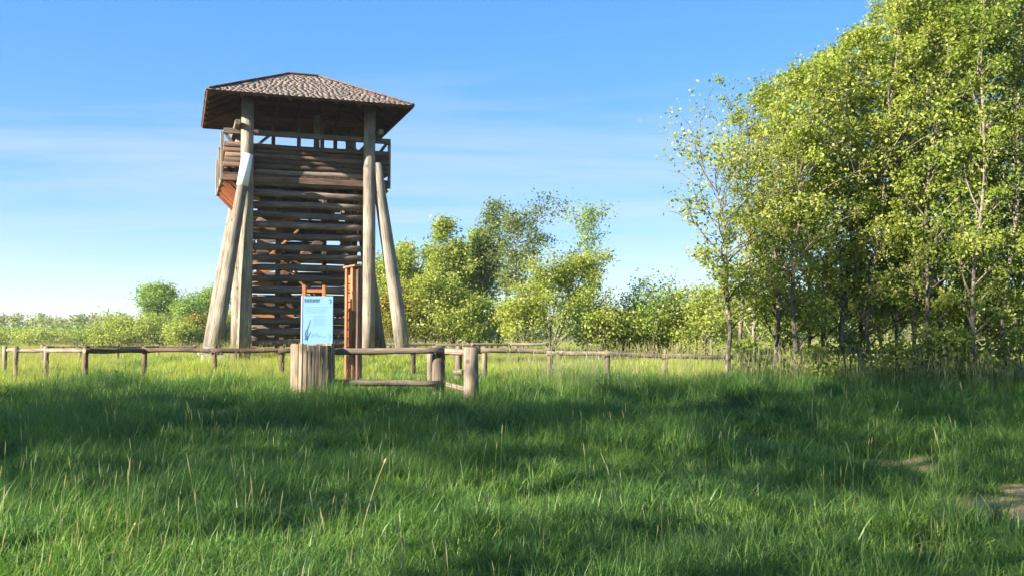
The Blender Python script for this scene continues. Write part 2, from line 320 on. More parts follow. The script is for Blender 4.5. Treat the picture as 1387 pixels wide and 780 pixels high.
for sx in (-1, 1):
    for k in range(11):
        wall_row(tz(5.55 - 0.42 * k), -PY + 0.42, PY - 0.4, sx * (PX - 0.27), 0.085, axis='y')  # side walls, logs set wide apart
# inner studs that carry the wall logs
for (x, y) in ((-0.72, yf + 0.17), (1.26, yf + 0.17), (-0.4, PY - 0.44), (0.75, PY - 0.44)):
    beam('stud', (x, y, -0.05), (x, y, tz(6.3)), 0.12, 0.14, 'rail_log', tower)
# platform
zp = tz(5.70); BX, BY0, BY1 = PX + 0.56, -PY - 0.02, PY + 0.45
for i, y in enumerate(np.linspace(BY0 + 0.25, BY1 - 0.12, 6)):
    beam('platform_joist', (-BX, y, zp - 0.09), (BX, y, zp - 0.09), 0.12, 0.16, 'rail_log', tower, side=(0, 1, 0))
for i, x in enumerate(np.linspace(-BX + 0.1, BX - 0.1, 20)):
    if -0.15 < x < 0.75: beam('platform_board', (x, BY0 + 0.2, zp + 0.02), (x, 0.1, zp + 0.02), 0.19, 0.04, 'board', tower, side=(1, 0, 0))
    else: beam('platform_board', (x, BY0 + 0.2, zp + 0.02), (x, BY1 + 0.02, zp + 0.02), 0.19, 0.04, 'board', tower, side=(1, 0, 0))
for sx in (-1, 1):
    for y in (-PY + 0.32, -0.2, 0.6, PY - 0.1):
        beam('bracket', (sx * (PX - 0.05), y, zp - 0.78), (sx * (BX - 0.03), y, zp - 0.2), 0.10, 0.12, 'redwood', tower)
        beam('bracket', (sx * (PX - 0.05), y, zp - 0.45), (sx * (BX - 0.06), y, zp - 0.14), 0.08, 0.08, 'orange', tower)
    beam('edge_beam', (sx * BX, BY0 + 0.22, zp - 0.06), (sx * BX, BY1, zp - 0.06), 0.09, 0.16, 'post', tower)
    # side parapet
    for k in range(5):
        wall_row(tz(6.44 - 0.128 * k), BY0 + 0.32, BY1, sx * (BX - 0.06), 0.071, 'parapet_log', 'rail_log', 'y')
    for y in (BY0 + 0.36, 0.3, BY1 - 0.08):
        beam('parapet_post', (sx * (BX + 0.035), y, tz(5.55)), (sx * (BX + 0.035), y, tz(6.56 if y > BY0 + 1 else 6.78)), 0.07, 0.10, 'post', tower)
for k in range(5):                                      # front and rear parapets
    wall_row(tz(6.45 - 0.125 * k), -BX + 0.02, BX - 0.02, yf - 0.02, 0.071, 'parapet_log', 'rail_log')
    wall_row(tz(6.42 - 0.128 * k), -BX + 0.02, BX - 0.02, BY1 + 0.02, 0.071, 'parapet_log', 'rail_log')
# head beams and inner posts under the roof
beam('head_beam', (-BX, yf + 0.02, tz(6.80)), (BX + 0.05, yf + 0.02, tz(6.80)), 0.12, 0.13, 'log', tower, side=(0, 1, 0))
beam('head_beam', (-BX, PY + 0.3, tz(6.84)), (BX, PY + 0.3, tz(6.84)), 0.12, 0.13, 'log', tower, side=(0, 1, 0))
for sx in (-1, 1): beam('head_beam', (sx * (PX + 0.25), -PY - 0.3, tz(6.93)), (sx * (PX + 0.25), PY + 0.4, tz(6.93)), 0.12, 0.12, 'log', tower, side=(1, 0, 0))
for (x, y, m_) in ((0.42, 0.35, 'post'), (0.63, 0.75, 'log'), (-0.62, PY + 0.3, 'log'), (1.15, PY + 0.3, 'log'), (0.1, PY + 0.3, 'log')):
    beam('roof_post', (x, y, tz(5.75)), (x, y, tz(7.7)), 0.15 if m_ == 'post' else 0.1, 0.13, m_, tower)
for sx in (-1, 1):
    beam('knee_brace', (sx * (PX - 0.12), yf + 0.05, tz(6.35)), (sx * (PX - 0.62), yf + 0.05, tz(6.80)), 0.07, 0.07, 'log', tower)
    beam('knee_brace', (sx * (PX + 0.2), yf + 0.05, tz(6.30)), (sx * (BX - 0.02), yf + 0.05, tz(6.78)), 0.06, 0.08, 'post' if sx < 0 else 'log', tower)
# stairs inside
def flight(x0, z0, x1, z1, y0, y1, n):
    st = bpy.data.objects.new('stair', None); COL.objects.link(st); st.parent = tower
    for y in (y0, y1): beam('stringer', (x0, y, z0), (x1, y, z1), 0.05, 0.2, 'rail_log', st)
    for i in range(n):
        t = (i + 0.5) / n; x = x0 + (x1 - x0) * t; z = z0 + (z1 - z0) * t
        beam('tread', (x, y0 + 0.03, z + 0.05), (x, y1 - 0.03, z + 0.05), 0.24, 0.045, 'board', st, side=(1, 0, 0))
    for y in (y0, y1): beam('handrail', (x0, y, z0 + 0.85), (x1, y, z1 + 0.85), 0.06, 0.06, 'orange', st)
flight(1.0, 0.05, -0.75, tz(3.0), -0.75, -0.05, 9)
flight(-0.75, tz(3.0), 0.9, tz(4.55), 0.1, 0.8, 8)
flight(0.85, tz(4.55), -0.3, tz(5.68), -0.75, -0.05, 6)
for (x0, x1, z) in ((-1.2, -0.7, 3.0), (0.8, 1.25, 4.55)):
    for y in np.linspace(-0.85, 0.85, 7): beam('landing_board', (x0, y, tz(z)), (x1, y, tz(z)), 0.23, 0.05, 'orange', tower, side=(0, 1, 0))
for i in range(9):
    z = 1.7 + 0.42 * i
    beam('inner_brace', (-1.1, 0.95, tz(z)), (rnd.uniform(-0.2, 1.1), 0.95, tz(z + rnd.uniform(-0.1, 0.4))), 0.09, 0.16, 'orange' if i % 3 == 1 else 'log', tower)  # every third brace orange, painting sunlit bits into the dark interior
# roof
RW, RD, RZ0, RZ1, RL = 5.1 / 2, 4.38 / 2, tz(7.58), tz(8.70), 0.42
roof = bpy.data.objects.new('roof', None); COL.objects.link(roof); roof.parent = tower
slopes = {   # eave corners (left, right seen from outside), ridge corners
    'front': ((-RW, -RD), (RW, -RD), (RL, 0), (-RL, 0)), 'back': ((RW, RD), (-RW, RD), (-RL, 0), (RL, 0)),
    'left': ((-RW, RD), (-RW, -RD), (-RL, 0), (-RL, 0)), 'right': ((RW, -RD), (RW, RD), (RL, 0), (RL, 0))}
SV, SF, SC = [], [], []
for nm, (a, b, c, d) in slopes.items():
    A, B, C_, D_ = (Vector((*a, RZ0)), Vector((*b, RZ0)), Vector((*c, RZ1)), Vector((*d, RZ1)))
    mid0, mid1 = (A + B) / 2, (C_ + D_) / 2; along = (B - A).normalized(); upv = (mid1 - mid0); SL = upv.length; upn = upv.normalized(); nrm = along.cross(upn).normalized()
    W0, W1 = (B - A).length / 2, (C_ - D_).length / 2
    def half(s): return W0 + (W1 - W0) * min(max(s / SL, 0), 1)
    P = lambda x, s, n=0.0: mid0 + along * x + upn * s + nrm * n
    # boards laid along the eave, under the shingles
    nb = 11
    for k in range(nb):
        s0, s1 = SL * k / nb + 0.006, SL * (k + 1) / nb - 0.012; h0, h1 = half(s0) - 0.01, max(half(s1) - 0.01, 0.02)
        Vv = [P(-h0, s0), P(h0, s0), P(h1, s1), P(-h1, s1)]; Vv += [v - nrm * 0.03 for v in Vv]
        O = Vv[4]; ex = Matrix((upn, nrm, along)).transposed()
        loc = [ex.transposed() @ (v - O) for v in Vv]
        me = mesh('board', loc, [(0, 1, 2, 3), (7, 6, 5, 4), (0, 4, 5, 1), (1, 5, 6, 2), (2, 6, 7, 3), (3, 7, 4, 0)], [M['board']])
        bo = obj('roof_board', me, roof, O, ex.to_euler())
    # rafters under the boards; their ends stand out at the eave
    nr = 9 if W0 > 2.3 else 7
    for k in range(nr):
        x = (W0 - 0.25) * (2 * k / (nr - 1) - 1); smax = SL * (1 - max(0, abs(x) - W1) / (W0 - W1)) - 0.06
        if smax > 0.3: beam('rafter', P(x, 0.0, -0.085), P(x, smax, -0.085), 0.075, 0.10, 'board', roof, side=along)
    # shingles
    rng = np.random.default_rng(hash(nm) % 7 + len(nm)); ex_ = 0.092; rows = int(SL / ex_) + 1
    for k in range(rows):
        s = -0.045 + k * ex_; x = -half(s + 0.05) - 0.02 + rng.uniform(0, 0.05)
        while x < half(s + 0.05) - 0.02:
            w = rng.uniform(0.09, 0.19); L = min(0.2, SL - s + 0.03); th = rng.uniform(0.008, 0.012); lift = rng.uniform(0.0, 0.003); ds = rng.uniform(-0.010, 0.006)
            x1 = min(x + w - 0.004, half(s) + 0.03); i0 = len(SV)
            n_lo, n_hi = 0.016 + lift, 0.006
            for (xx, ss, nn) in ((x, s + ds, n_lo), (x1, s + ds, n_lo), (x1, s + L, n_hi), (x, s + L, n_hi)):
                SV.append(tuple(P(xx, ss, nn)))
            for (xx, ss, nn) in ((x, s + ds, n_lo - th), (x1, s + ds, n_lo - th), (x1, s + L, n_hi - 0.004), (x, s + L, n_hi - 0.004)):
                SV.append(tuple(P(xx, ss, nn)))
            for f in ((0, 1, 2, 3), (0, 4, 5, 1), (1, 5, 6, 2), (3, 7, 4, 0), (7, 6, 5, 4)): SF.append(tuple(i0 + q for q in f))
            SC += [float(rng.random())] * 8; x += w
    # eave board
    eb = beam('fascia_board', P(-W0 + 0.02, -0.02, -0.03), P(W0 - 0.02, -0.02, -0.03), 0.03, 0.07, 'board', roof, side=upn)
m, t, p, out = mat('split_wood_shingle')
at = N(t, 'ShaderNodeAttribute', attribute_name='rnd'); r = ramp(t, at.outputs['Fac'], [(0.0, (0.145, 0.112, 0.094)), (0.5, (0.182, 0.142, 0.12)), (1.0, (0.225, 0.178, 0.152))])
nz = N(t, 'ShaderNodeTexNoise'); nz.inputs['Scale'].default_value = 2.2; nz.inputs['Detail'].default_value = 5; tcx = N(t, 'ShaderNodeTexCoord'); link(t, tcx.outputs['Object'], nz.inputs['Vector'])
r2 = ramp(t, nz.outputs[0], [(0.3, (0.6, 0.6, 0.62)), (0.7, (1.2, 1.15, 1.1))]); mxs = N(t, 'ShaderNodeMixRGB', blend_type='MULTIPLY'); mxs.inputs[0].default_value = 1
link(t, r.outputs[0], mxs.inputs[1]); link(t, r2.outputs[0], mxs.inputs[2]); link(t, mxs.outputs[0], p.inputs['Base Color']); p.inputs['Roughness'].default_value = 0.85
sh = obj('shingles', bigmesh('shingles', np.array(SV), np.array(SF), [m], SC), roof); sh['kind'] = 'stuff'
# hip and ridge caps
for (q0, q1) in (((-RW, -RD, RZ0), (-RL, 0, RZ1)), ((RW, -RD, RZ0), (RL, 0, RZ1)), ((-RW, RD, RZ0), (-RL, 0, RZ1)), ((RW, RD, RZ0), (RL, 0, RZ1)), ((-RL, 0, RZ1), (RL, 0, RZ1))):
    q0, q1 = Vector(q0) + Vector((0, 0, 0.035)), Vector(q1) + Vector((0, 0, 0.035)); beam('hip_cap', q0, q1, 0.12, 0.035, 'rail_log', roof)

# ------------------------------------------------------------------ fences
def fence(label, pts, h_top, rails, post_r, rail_r, mt, low=None, posts=True, overs=0.08):
    """pts: list of (x, y); rails hang between neighbouring posts"""
    b = thing('rail_fence', label, 'fence', (pts[0][0], pts[0][1], g(*pts[0])))
    o = Vector(b.location)
    tops = []
    for i, (x, y) in enumerate(pts):
        zt = h_top[i] if isinstance(h_top, (list, tuple)) else g(x, y) + h_top
        tops.append(zt)
        if posts: log('post', Vector((x, y, g(x, y) - 0.15)) - o, Vector((x + rnd.uniform(-.015, .015), y, zt)) - o, post_r * rnd.uniform(0.95, 1.1), post_r * rnd.uniform(0.92, 1.0), b, (mt, mt), sides=10, rings=4, wob=0.03)
    for i in range(len(pts) - 1):
        a = Vector((*pts[i], 0)); c = Vector((*pts[i + 1], 0)); d = (c - a).normalized(); nrm = Vector((d.y, -d.x, 0)) * (post_r + rail_r) * 0.55
        for dz in rails:
            log('rail', Vector((a.x, a.y, tops[i] - dz + rnd.uniform(-.012, .012))) - d * overs + nrm - o, Vector((c.x, c.y, tops[i + 1] - dz + rnd.uniform(-.012, .012))) + d * overs + nrm - o, rail_r * rnd.uniform(0.95, 1.1), rail_r * rnd.uniform(0.85, 1.0), b, (mt, 'cut'), sides=10, rings=8, wob=0.075)
    return b
def P2(u, D): return ((u - 693.5) / 1300 * D, D)
def ZV(v, D): return EYE + (455.7 - v) * D / 1300
fl = [(117, 19.0), (197, 20.3), (292, 20.5), (382, 20.8), (470, 21.2), (560, 21.6)]
fence('low grey rail fence running from the corner past the tower front', [P2(*q) for q in fl], [ZV(468.5, q[1]) for q in fl], (0.09,), 0.055, 0.05, 'fence_dark')  # dark timber colour stands in for tree shade on this run
fl2 = [(117.5, 18.93), (64, 20.1), (24, 21.0), (8, 22.0)]
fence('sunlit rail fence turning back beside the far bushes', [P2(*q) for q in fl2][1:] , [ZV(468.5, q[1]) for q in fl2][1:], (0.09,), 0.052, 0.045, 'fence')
b = thing('rail_fence', 'short sunlit rail joining the fence corner to the back-turning fence', 'fence', (*P2(117, 19.0), g(*P2(117, 19.0))))
o = Vector(b.location); p0, p1 = Vector((*P2(116, 19.0), ZV(474, 19.0))), Vector((*P2(66, 20.0), ZV(474, 20.05))); log('rail', p0 - o, p1 - o, 0.05, 0.045, b, ('fence', 'cut'), sides=10, rings=5)
fl3 = [(8, 22.0), (60, 27.0), (110, 31.0), (160, 33.5), (215, 34.5), (265, 35.0)]
fence('distant rail fence closing the enclosure behind the tower, left part', [P2(*q) for q in fl3][1:], [ZV(466.5, q[1]) for q in fl3][1:], (0.09,), 0.055, 0.05, 'fence')
fl4 = [(500, 33.0), (545, 33.0), (590, 33.5), (640, 33.5), (690, 34), (740, 34)]
fence('distant rail fence closing the enclosure behind the tower, right part', [P2(*q) for q in fl4], [ZV(463.5, q[1]) for q in fl4], (0.07,), 0.055, 0.05, 'fence')
fl5 = [(657, 18.5), (745, 18.5), (822, 18.6), (900, 18.7), (985, 18.9)]
fence('long single rail fence leading from the gate posts to the birch grove', [P2(*q) for q in fl5], [ZV(468.5 + (q[0] - 657) * 0.03, q[1]) for q in fl5], (0.075,), 0.055, 0.046, 'fence')
fl6 = [(1010, 21.0), (1090, 22.0), (1165, 23.0), (1240, 24.0), (1320, 25.0), (1395, 26.0), (1470, 27.0)]
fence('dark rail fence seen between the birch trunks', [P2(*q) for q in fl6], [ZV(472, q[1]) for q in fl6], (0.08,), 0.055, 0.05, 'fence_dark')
# heavy gate posts with two rails reaching to the slatted bin
b = thing('rail_fence', 'heavy two-rail fence between the slatted bin and the thick gate post', 'fence', (*P2(594, 16.2), g(*P2(594, 16.2)))); o = Vector(b.location)
def fpost(u, D, v, r, mt='fence', par=None, off=None):
    x, y = P2(u, D); return log('post', Vector((x, y, g(x, y) - 0.2)) - off, Vector((x, y, ZV(v, D))) - off, r * 1.03, r, par, (mt, mt), sides=14, rings=5, wob=0.02)
fpost(594, 16.2, 467.5, 0.11, 'fence', b, o)
for (v0, v1) in ((475.5, 474.5), (517, 519)):
    log('rail', Vector((*P2(446, 15.85), ZV(v0, 15.85))) - o, Vector((*P2(601, 16.05), ZV(v1, 16.05))) - o, 0.056, 0.05, b, ('fence', 'cut'), sides=12, rings=7, wob=0.035)
log('rail', Vector((*P2(599, 16.12), ZV(475, 16.12))) - o, Vector((*P2(633, 15.75), ZV(477, 15.75))) - o, 0.055, 0.05, b, ('fence', 'cut'), sides=12, rings=5)
log('rail', Vector((*P2(601, 16.12), ZV(519, 16.12))) - o, Vector((*P2(632, 15.75), ZV(527, 15.75))) - o, 0.045, 0.045, b, ('fence', 'cut'), sides=12, rings=5)
gp = thing('gate_post', 'thick round timber post at the end of the two-rail fence', 'post', (*P2(638, 15.6), g(*P2(638, 15.6)))); o = Vector(gp.location)
fpost(638, 15.6, 470, 0.118, 'fence', gp, o).name = 'shaft'
# knots and cap on the gate post
log('cap', Vector((0, 0, ZV(470, 15.6) + 0.001)) - Vector((0, 0, o.z)), Vector((0, 0, ZV(469.2, 15.6))) - Vector((0, 0, o.z)), 0.112, 0.09, gp, ('fence_dark', 'fence_dark'), sides=14, rings=2)
b = thing('rail_fence', 'inner chicane of paler posts and low rail behind the thick gate post', 'fence', (*P2(621, 18.8), g(*P2(621, 18.8)))); o = Vector(b.location)
fpost(583, 18.2, 475, 0.06, 'fence', b, o); fpost(621, 18.8, 468, 0.07, 'fence', b, o)
log('rail', Vector((*P2(616, 18.75), ZV(503, 18.75))) - o, Vector((*P2(656, 18.55), ZV(505, 18.55))) - o, 0.055, 0.055, b, ('fence', 'cut'), sides=12, rings=5)
log('rail', Vector((*P2(580, 18.2), ZV(478, 18.2))) - o, Vector((*P2(655, 18.6), ZV(475, 18.6))) - o, 0.055, 0.05, b, ('fence', 'cut'), sides=12, rings=6)

# ------------------------------------------------------------------ slatted bin
bx_, by_ = P2(424, 15.85); bz = g(bx_, by_); binn = thing('slatted_bin', 'waist-high waste bin clad in upright pale wooden slats', 'bin', (bx_, by_, bz), 0.42)
hb = ZV(466, 15.5) - bz; R = 0.31
ring = []                                              # rounded square path for the slats
per = 34
for k in range(per):
    a = 2 * math.pi * (k + 0.5) / per; c, s = math.cos(a), math.sin(a); q = (abs(c) ** 5 + abs(s) ** 5) ** (-1 / 5)
    ring.append((R * c * q, R * s * q, a))
for k, (x, y, a) in enumerate(ring):
    x2, y2, _ = ring[(k + 1) % per]; x0, y0, _ = ring[k - 1]; tang = Vector((x2 - x0, y2 - y0, 0)).normalized()
    w = (Vector((x2, y2)) - Vector((x, y))).length * 0.9
    beam('slat', (x, y, -0.05), (x + rnd.uniform(-.006, .006), y + rnd.uniform(-.006, .006), hb + rnd.uniform(-0.025, 0.015)), w, 0.035, 'slat' if rnd.random() < 0.85 else 'fence', binn, side=tang)
log('inner_drum', (0, 0, 0), (0, 0, hb - 0.12), R - 0.06, R - 0.06, binn, ('iron', 'iron'), sides=20, rings=3, wob=0)

# ------------------------------------------------------------------ information board
ix, iy = P2(430.5, 17.5); iz = g(ix, iy); board = thing('information_board', 'pale blue information board on two red-brown posts beside the tower', 'sign', (ix, iy, iz), 0.06)
def zi(v): return ZV(v, 17.5) - iz
pw = 41 / 1300 * 17.5
for dx_ in (-0.255, 0.105): beam('post', (dx_, 0.05, -0.2), (dx_, 0.05, zi(386)), 0.065, 0.075, 'redwood', board)
beam('crossbar', (-0.25, 0.05, zi(394)), (0.10, 0.05, zi(394)), 0.05, 0.06, 'redwood', board)
ph0, ph1 = zi(474), zi(401)
panel = obj('panel', beam_mesh(ph1 - ph0, pw, 0.025, M['panel'], 0.004), board, (0, 0, ph0))
beam('panel_edge', (-pw / 2 - 0.011, -0.002, ph0), (-pw / 2 - 0.011, -0.002, ph1), 0.02, 0.04, 'white', board, side=(1, 0, 0)).data.materials[0] = M['white']
def strip(pts, w, m, name='print'):
    """flat printed stroke on the panel; pts in panel fractions (0..1 across, 0..1 down)"""
    V, F = [], []
    Q = [Vector(((px - 0.5) * pw, -0.0150, (1 - py) * (ph1 - ph0))) for px, py in pts]
    for i, q in enumerate(Q):
        d = (Q[min(i + 1, len(Q) - 1)] - Q[max(i - 1, 0)]).normalized(); n = Vector((-d.z, 0, d.x)); ww = w * (1 if i < len(Q) - 1 else 0.5)
        V += [q + n * ww / 2, q - n * ww / 2]
    for i in range(len(Q) - 1): F.append((2 * i, 2 * i + 1, 2 * i + 3, 2 * i + 2))
    return V, F
def prints(name, strokes, m):
    V, F = [], []
    for pts, w in strokes:
        v, f = strip(pts, w, m); k = len(V); V += v; F += [tuple(i + k for i in q) for q in f]
    return obj(name, mesh(name, V, F, [M[m]]), panel)
hd = []
for x in np.linspace(0.07, 0.56, 15):                  # the heading: a smudged row of dark strokes, too blurred to read
    hd.append((((x, rnd.uniform(0.045, 0.06)), (x + rnd.uniform(-0.02, 0.02), rnd.uniform(0.10, 0.12))), rnd.uniform(0.008, 0.016)))
for y in (0.06, 0.085, 0.11): hd.append((((0.06, y), (0.30, y + 0.004), (0.57, y)), 0.006))
prints('heading_print', hd, 'ink')
prints('emblem_print', [(((0.86, 0.06), (0.93, 0.075), (0.93, 0.11), (0.88, 0.14)), 0.02)], 'ink')
tl = []
for k in range(4):
    y_ = 0.20 + 0.033 * k; tl.append((((0.06, y_ + 0.012), (0.40, y_), (0.62, y_ + 0.008), (0.94 - 0.06 * k, y_ - 0.004)), 0.0035))
for k in range(8):
    y_ = 0.37 + 0.024 * k; tl.append((((0.36, y_), (0.80 - 0.03 * (k % 3), y_)), 0.0025))
prints('text_print', tl, 'ink_teal')
prints('reed_print', [(((0.13, 0.80), (0.10, 0.70), (0.13, 0.62)), 0.02), (((0.15, 0.80), (0.17, 0.62), (0.27, 0.44)), 0.018), (((0.15, 0.82), (0.24, 0.70), (0.28, 0.66)), 0.016), (((0.09, 0.80), (0.16, 0.74), (0.17, 0.82)), 0.028)], 'ink')
prints('sketch_print', [(((0.30, 0.76), (0.36, 0.69), (0.40, 0.75), (0.46, 0.68), (0.52, 0.75), (0.62, 0.73)), 0.012), (((0.62, 0.74), (0.70, 0.76), (0.76, 0.74)), 0.012), (((0.86, 0.70), (0.92, 0.73), (0.88, 0.80)), 0.014)], 'ink_teal')

# ------------------------------------------------------------------ tall frame seen nearly edge-on
fx, fy = P2(475, 18.0); fz = g(fx, fy); fr = thing('sign_frame', 'tall orange timber sign frame standing edge-on beside the tower post', 'sign', (fx, fy, fz), -1.05)
zt_ = ZV(363, 18.0) - fz
for dx_ in (-0.15, 0.15): beam('post', (dx_, 0, -0.2), (dx_, 0, zt_), 0.10, 0.10, 'faded', fr)
beam('post', (0.34, 0.04, -0.2), (0.34, 0.04, zt_ - 0.05), 0.08, 0.10, 'rail_log', fr)
beam('cap', (-0.22, 0, zt_ + 0.022), (0.40, 0, zt_ + 0.022), 0.16, 0.04, 'faded', fr)
for k in range(9): beam('board', (-0.098, 0.0, 0.75 + 0.17 * k), (0.098, 0.0, 0.75 + 0.17 * k), 0.03, 0.15, 'redwood', fr)

# ------------------------------------------------------------------ trees
def tube(path, radii, sides, V, F):
    k0 = len(V)
    for i, p_ in enumerate(path):
        d = path[min(i + 1, len(path) - 1)] - path[max(i - 1, 0)]; d = d / (np.linalg.norm(d) + 1e-9)
        a = np.array((1.0, 0, 0)) if abs(d[0]) < 0.8 else np.array((0, 1.0, 0)); u = np.cross(d, a); u /= np.linalg.norm(u); w = np.cross(d, u)
        for s in range(sides):
            an = 2 * math.pi * s / sides; V.append(p_ + radii[i] * (u * math.cos(an) + w * math.sin(an)))
    for i in range(len(path) - 1):
        for s in range(sides): F.append((k0 + i * sides + s, k0 + i * sides + (s + 1) % sides, k0 + (i + 1) * sides + (s + 1) % sides, k0 + (i + 1) * sides + s))
def leaves(rng, C, sig, n, size, outn, rbase, fold=True, centre=None):
    """n leaves round the clump centres C (m,4: xyz + tint)"""
    wt = rng.gamma(0.7, 1.0, len(C)) + 0.12; idx = rng.choice(len(C), n, p=wt / wt.sum()); c = C[idx]
    pos = c[:, :3] + rng.normal(size=(n, 3)) * sig * np.array([1, 1, 0.8])
    nr = rng.normal(size=(n, 3)) * 0.75 + np.array([0, 0, 0.45])
    if centre is not None:
        o_ = pos - centre; o_ /= np.linalg.norm(o_, axis=1, keepdims=True) + 1e-6; nr += o_ * outn
    nr /= np.linalg.norm(nr, axis=1, keepdims=True) + 1e-9
    t = rng.normal(size=(n, 3)) + np.array([0, 0, -0.5]); t -= nr * (t * nr).sum(1, keepdims=True); t /= np.linalg.norm(t, axis=1, keepdims=True) + 1e-9
    b = np.cross(nr, t); s = size * rng.uniform(0.5, 1.35, (n, 1))
    v0 = pos - t * s * 0.5; v1 = pos + b * s * 0.36 + nr * s * 0.1 - t * s * 0.08; v2 = pos + t * s * 0.55; v3 = pos - b * s * 0.36 + nr * s * 0.1 - t * s * 0.08
    Vv = np.stack([v0, v1, v2, v3], 1).reshape(-1, 3); q = np.arange(n) * 4
    Ff = np.concatenate([np.stack([q, q + 1, q + 2], 1), np.stack([q, q + 2, q + 3], 1)])
    tint = np.clip(rbase + c[:, 3] * 0.5 + rng.normal(size=n) * 0.16, 0, 1); return Vv, Ff, np.repeat(tint, 4)
def make_tree(seed, H, W, base=0.25, n=6000, size=0.09, lean=(0.0, 0.0), tr=0.06, nb=26, prof='oval', mats=('bark', 'leaf_grove'), sig=0.16, up=0.9, wind=0.0, sub=4, rbase=0.5, droop=0.0, fill=0.35, stems=1):
    """returns (trunk mesh, crown mesh)"""
    rng = np.random.default_rng(seed); TV, TF, CL = [], [], []
    for st in range(stems):
        ph = rng.uniform(0, 6.28, 4); off = np.array([rng.normal() * 0.12, rng.normal() * 0.12, 0]) * (stems > 1); spread = rng.normal(size=2) * 0.16 * (stems > 1) * H
        Hs = H * (1 if st == 0 else rng.uniform(0.7, 0.98))
        def trunk(t): 
            return off + np.array([lean[0] * t ** 1.7 * Hs + spread[0] * t + 0.013 * Hs * math.sin(5 * t + ph[0]) + 0.006 * Hs * math.sin(13 * t + ph[2]), lean[1] * t ** 1.7 * Hs + spread[1] * t + 0.013 * Hs * math.sin(4.3 * t + ph[1]), Hs * t])
        ts = np.linspace(-0.03, 1, 15); tube([trunk(t) for t in ts], [tr * (1.25 if t < 0.01 else 1) * (1 - 0.92 * max(t, 0)) + 0.006 for t in ts], 8, TV, TF)
        n_b = nb // stems
        for k in range(n_b):
            t = base + (0.97 - base) * ((k + rng.uniform(0, 1)) / n_b); q = (t - base) / (1 - base)
            if prof == 'oval': L = math.sin(math.pi * min(max(0.20 + 0.78 * q, 0), 1)) ** 0.8
            elif prof == 'top': L = 0.35 + 0.65 * math.sin(math.pi * (0.05 + 0.93 * q) ** 1.6)
            elif prof == 'bush': L = (1 - q ** 2.2) * 0.95 + 0.08
            else: L = (1 - q) * 0.9 + 0.14
            L *= W / 2 * rng.uniform(0.65, 1.2); az = k * 2.399 + rng.uniform(-0.5, 0.5); p0 = trunk(t)
            el = up * rng.uniform(0.7, 1.25); d = np.array([math.cos(az) * math.cos(el), math.sin(az) * math.cos(el), math.sin(el)]); L = L / max(math.cos(el), 0.45)
            def br(s, p0=p0, d=d, L=L): return p0 + d * L * s + np.array([wind * L * s * s, wind * 0.25 * L * s * s, -droop * L * s * s])
            ss = np.linspace(0, 1, 5); r0 = tr * (1 - 0.9 * t) * 0.5 + 0.004
            tube([br(s) for s in ss], [r0 * (1 - 0.8 * s) + 0.002 for s in ss], 4, TV, TF)
            tint = rng.normal() * 0.28
            for s in np.linspace(0.35, 1.0, sub + 2): CL.append([*(br(s) + rng.normal(size=3) * 0.05), tint])
            for j in range(sub):
                s = rng.uniform(0.3, 0.95); pb = br(s); dd = d + rng.normal(size=3) * 0.75 + np.array([wind, 0, 0.1]); dd /= np.linalg.norm(dd); Lb = L * (0.5 - 0.25 * s) * rng.uniform(0.7, 1.3)
                tube([pb, pb + dd * Lb * 0.5, pb + dd * Lb + np.array([0, 0, -droop * Lb])], [r0 * 0.4 + 0.002, r0 * 0.25 + 0.002, 0.002], 3, TV, TF)
                for s2 in (0.4, 0.7, 1.0): CL.append([*(pb + dd * Lb * s2), tint + rng.normal() * 0.1])
        for s in np.linspace(max(base, 0.55), 1.0, 8): CL.append([*trunk(s), rng.normal() * 0.2])
    C = np.array(CL); TV = np.array(TV); kz = min(1.0, H / np.percentile(C[:, 2] + sig * 0.8, 98)); C[:, 2] *= kz; TV[:, 2] *= kz
    Vv, Ff, tt = leaves(rng, C, sig, n, size, 0.5, rbase, centre=np.array([lean[0] * H * 0.5, lean[1] * H * 0.5, H * 0.55]))
    trm = bigmesh('trunk', np.array(TV), np.array(TF), [M[mats[0]]], None, True); crm = bigmesh('crown', Vv, Ff, [M[mats[1]]], tt)
    return trm, crm
def plant(name, label, cat, meshes, x, y, rz=0.0, s=1.0, group=None, sink=0.0):
    t = thing(name, label, cat, (x, y, g(x, y) - sink), rz, group); t.scale = (s, s, s)
    obj('trunk', meshes[0], t); obj('crown', meshes[1], t); return t
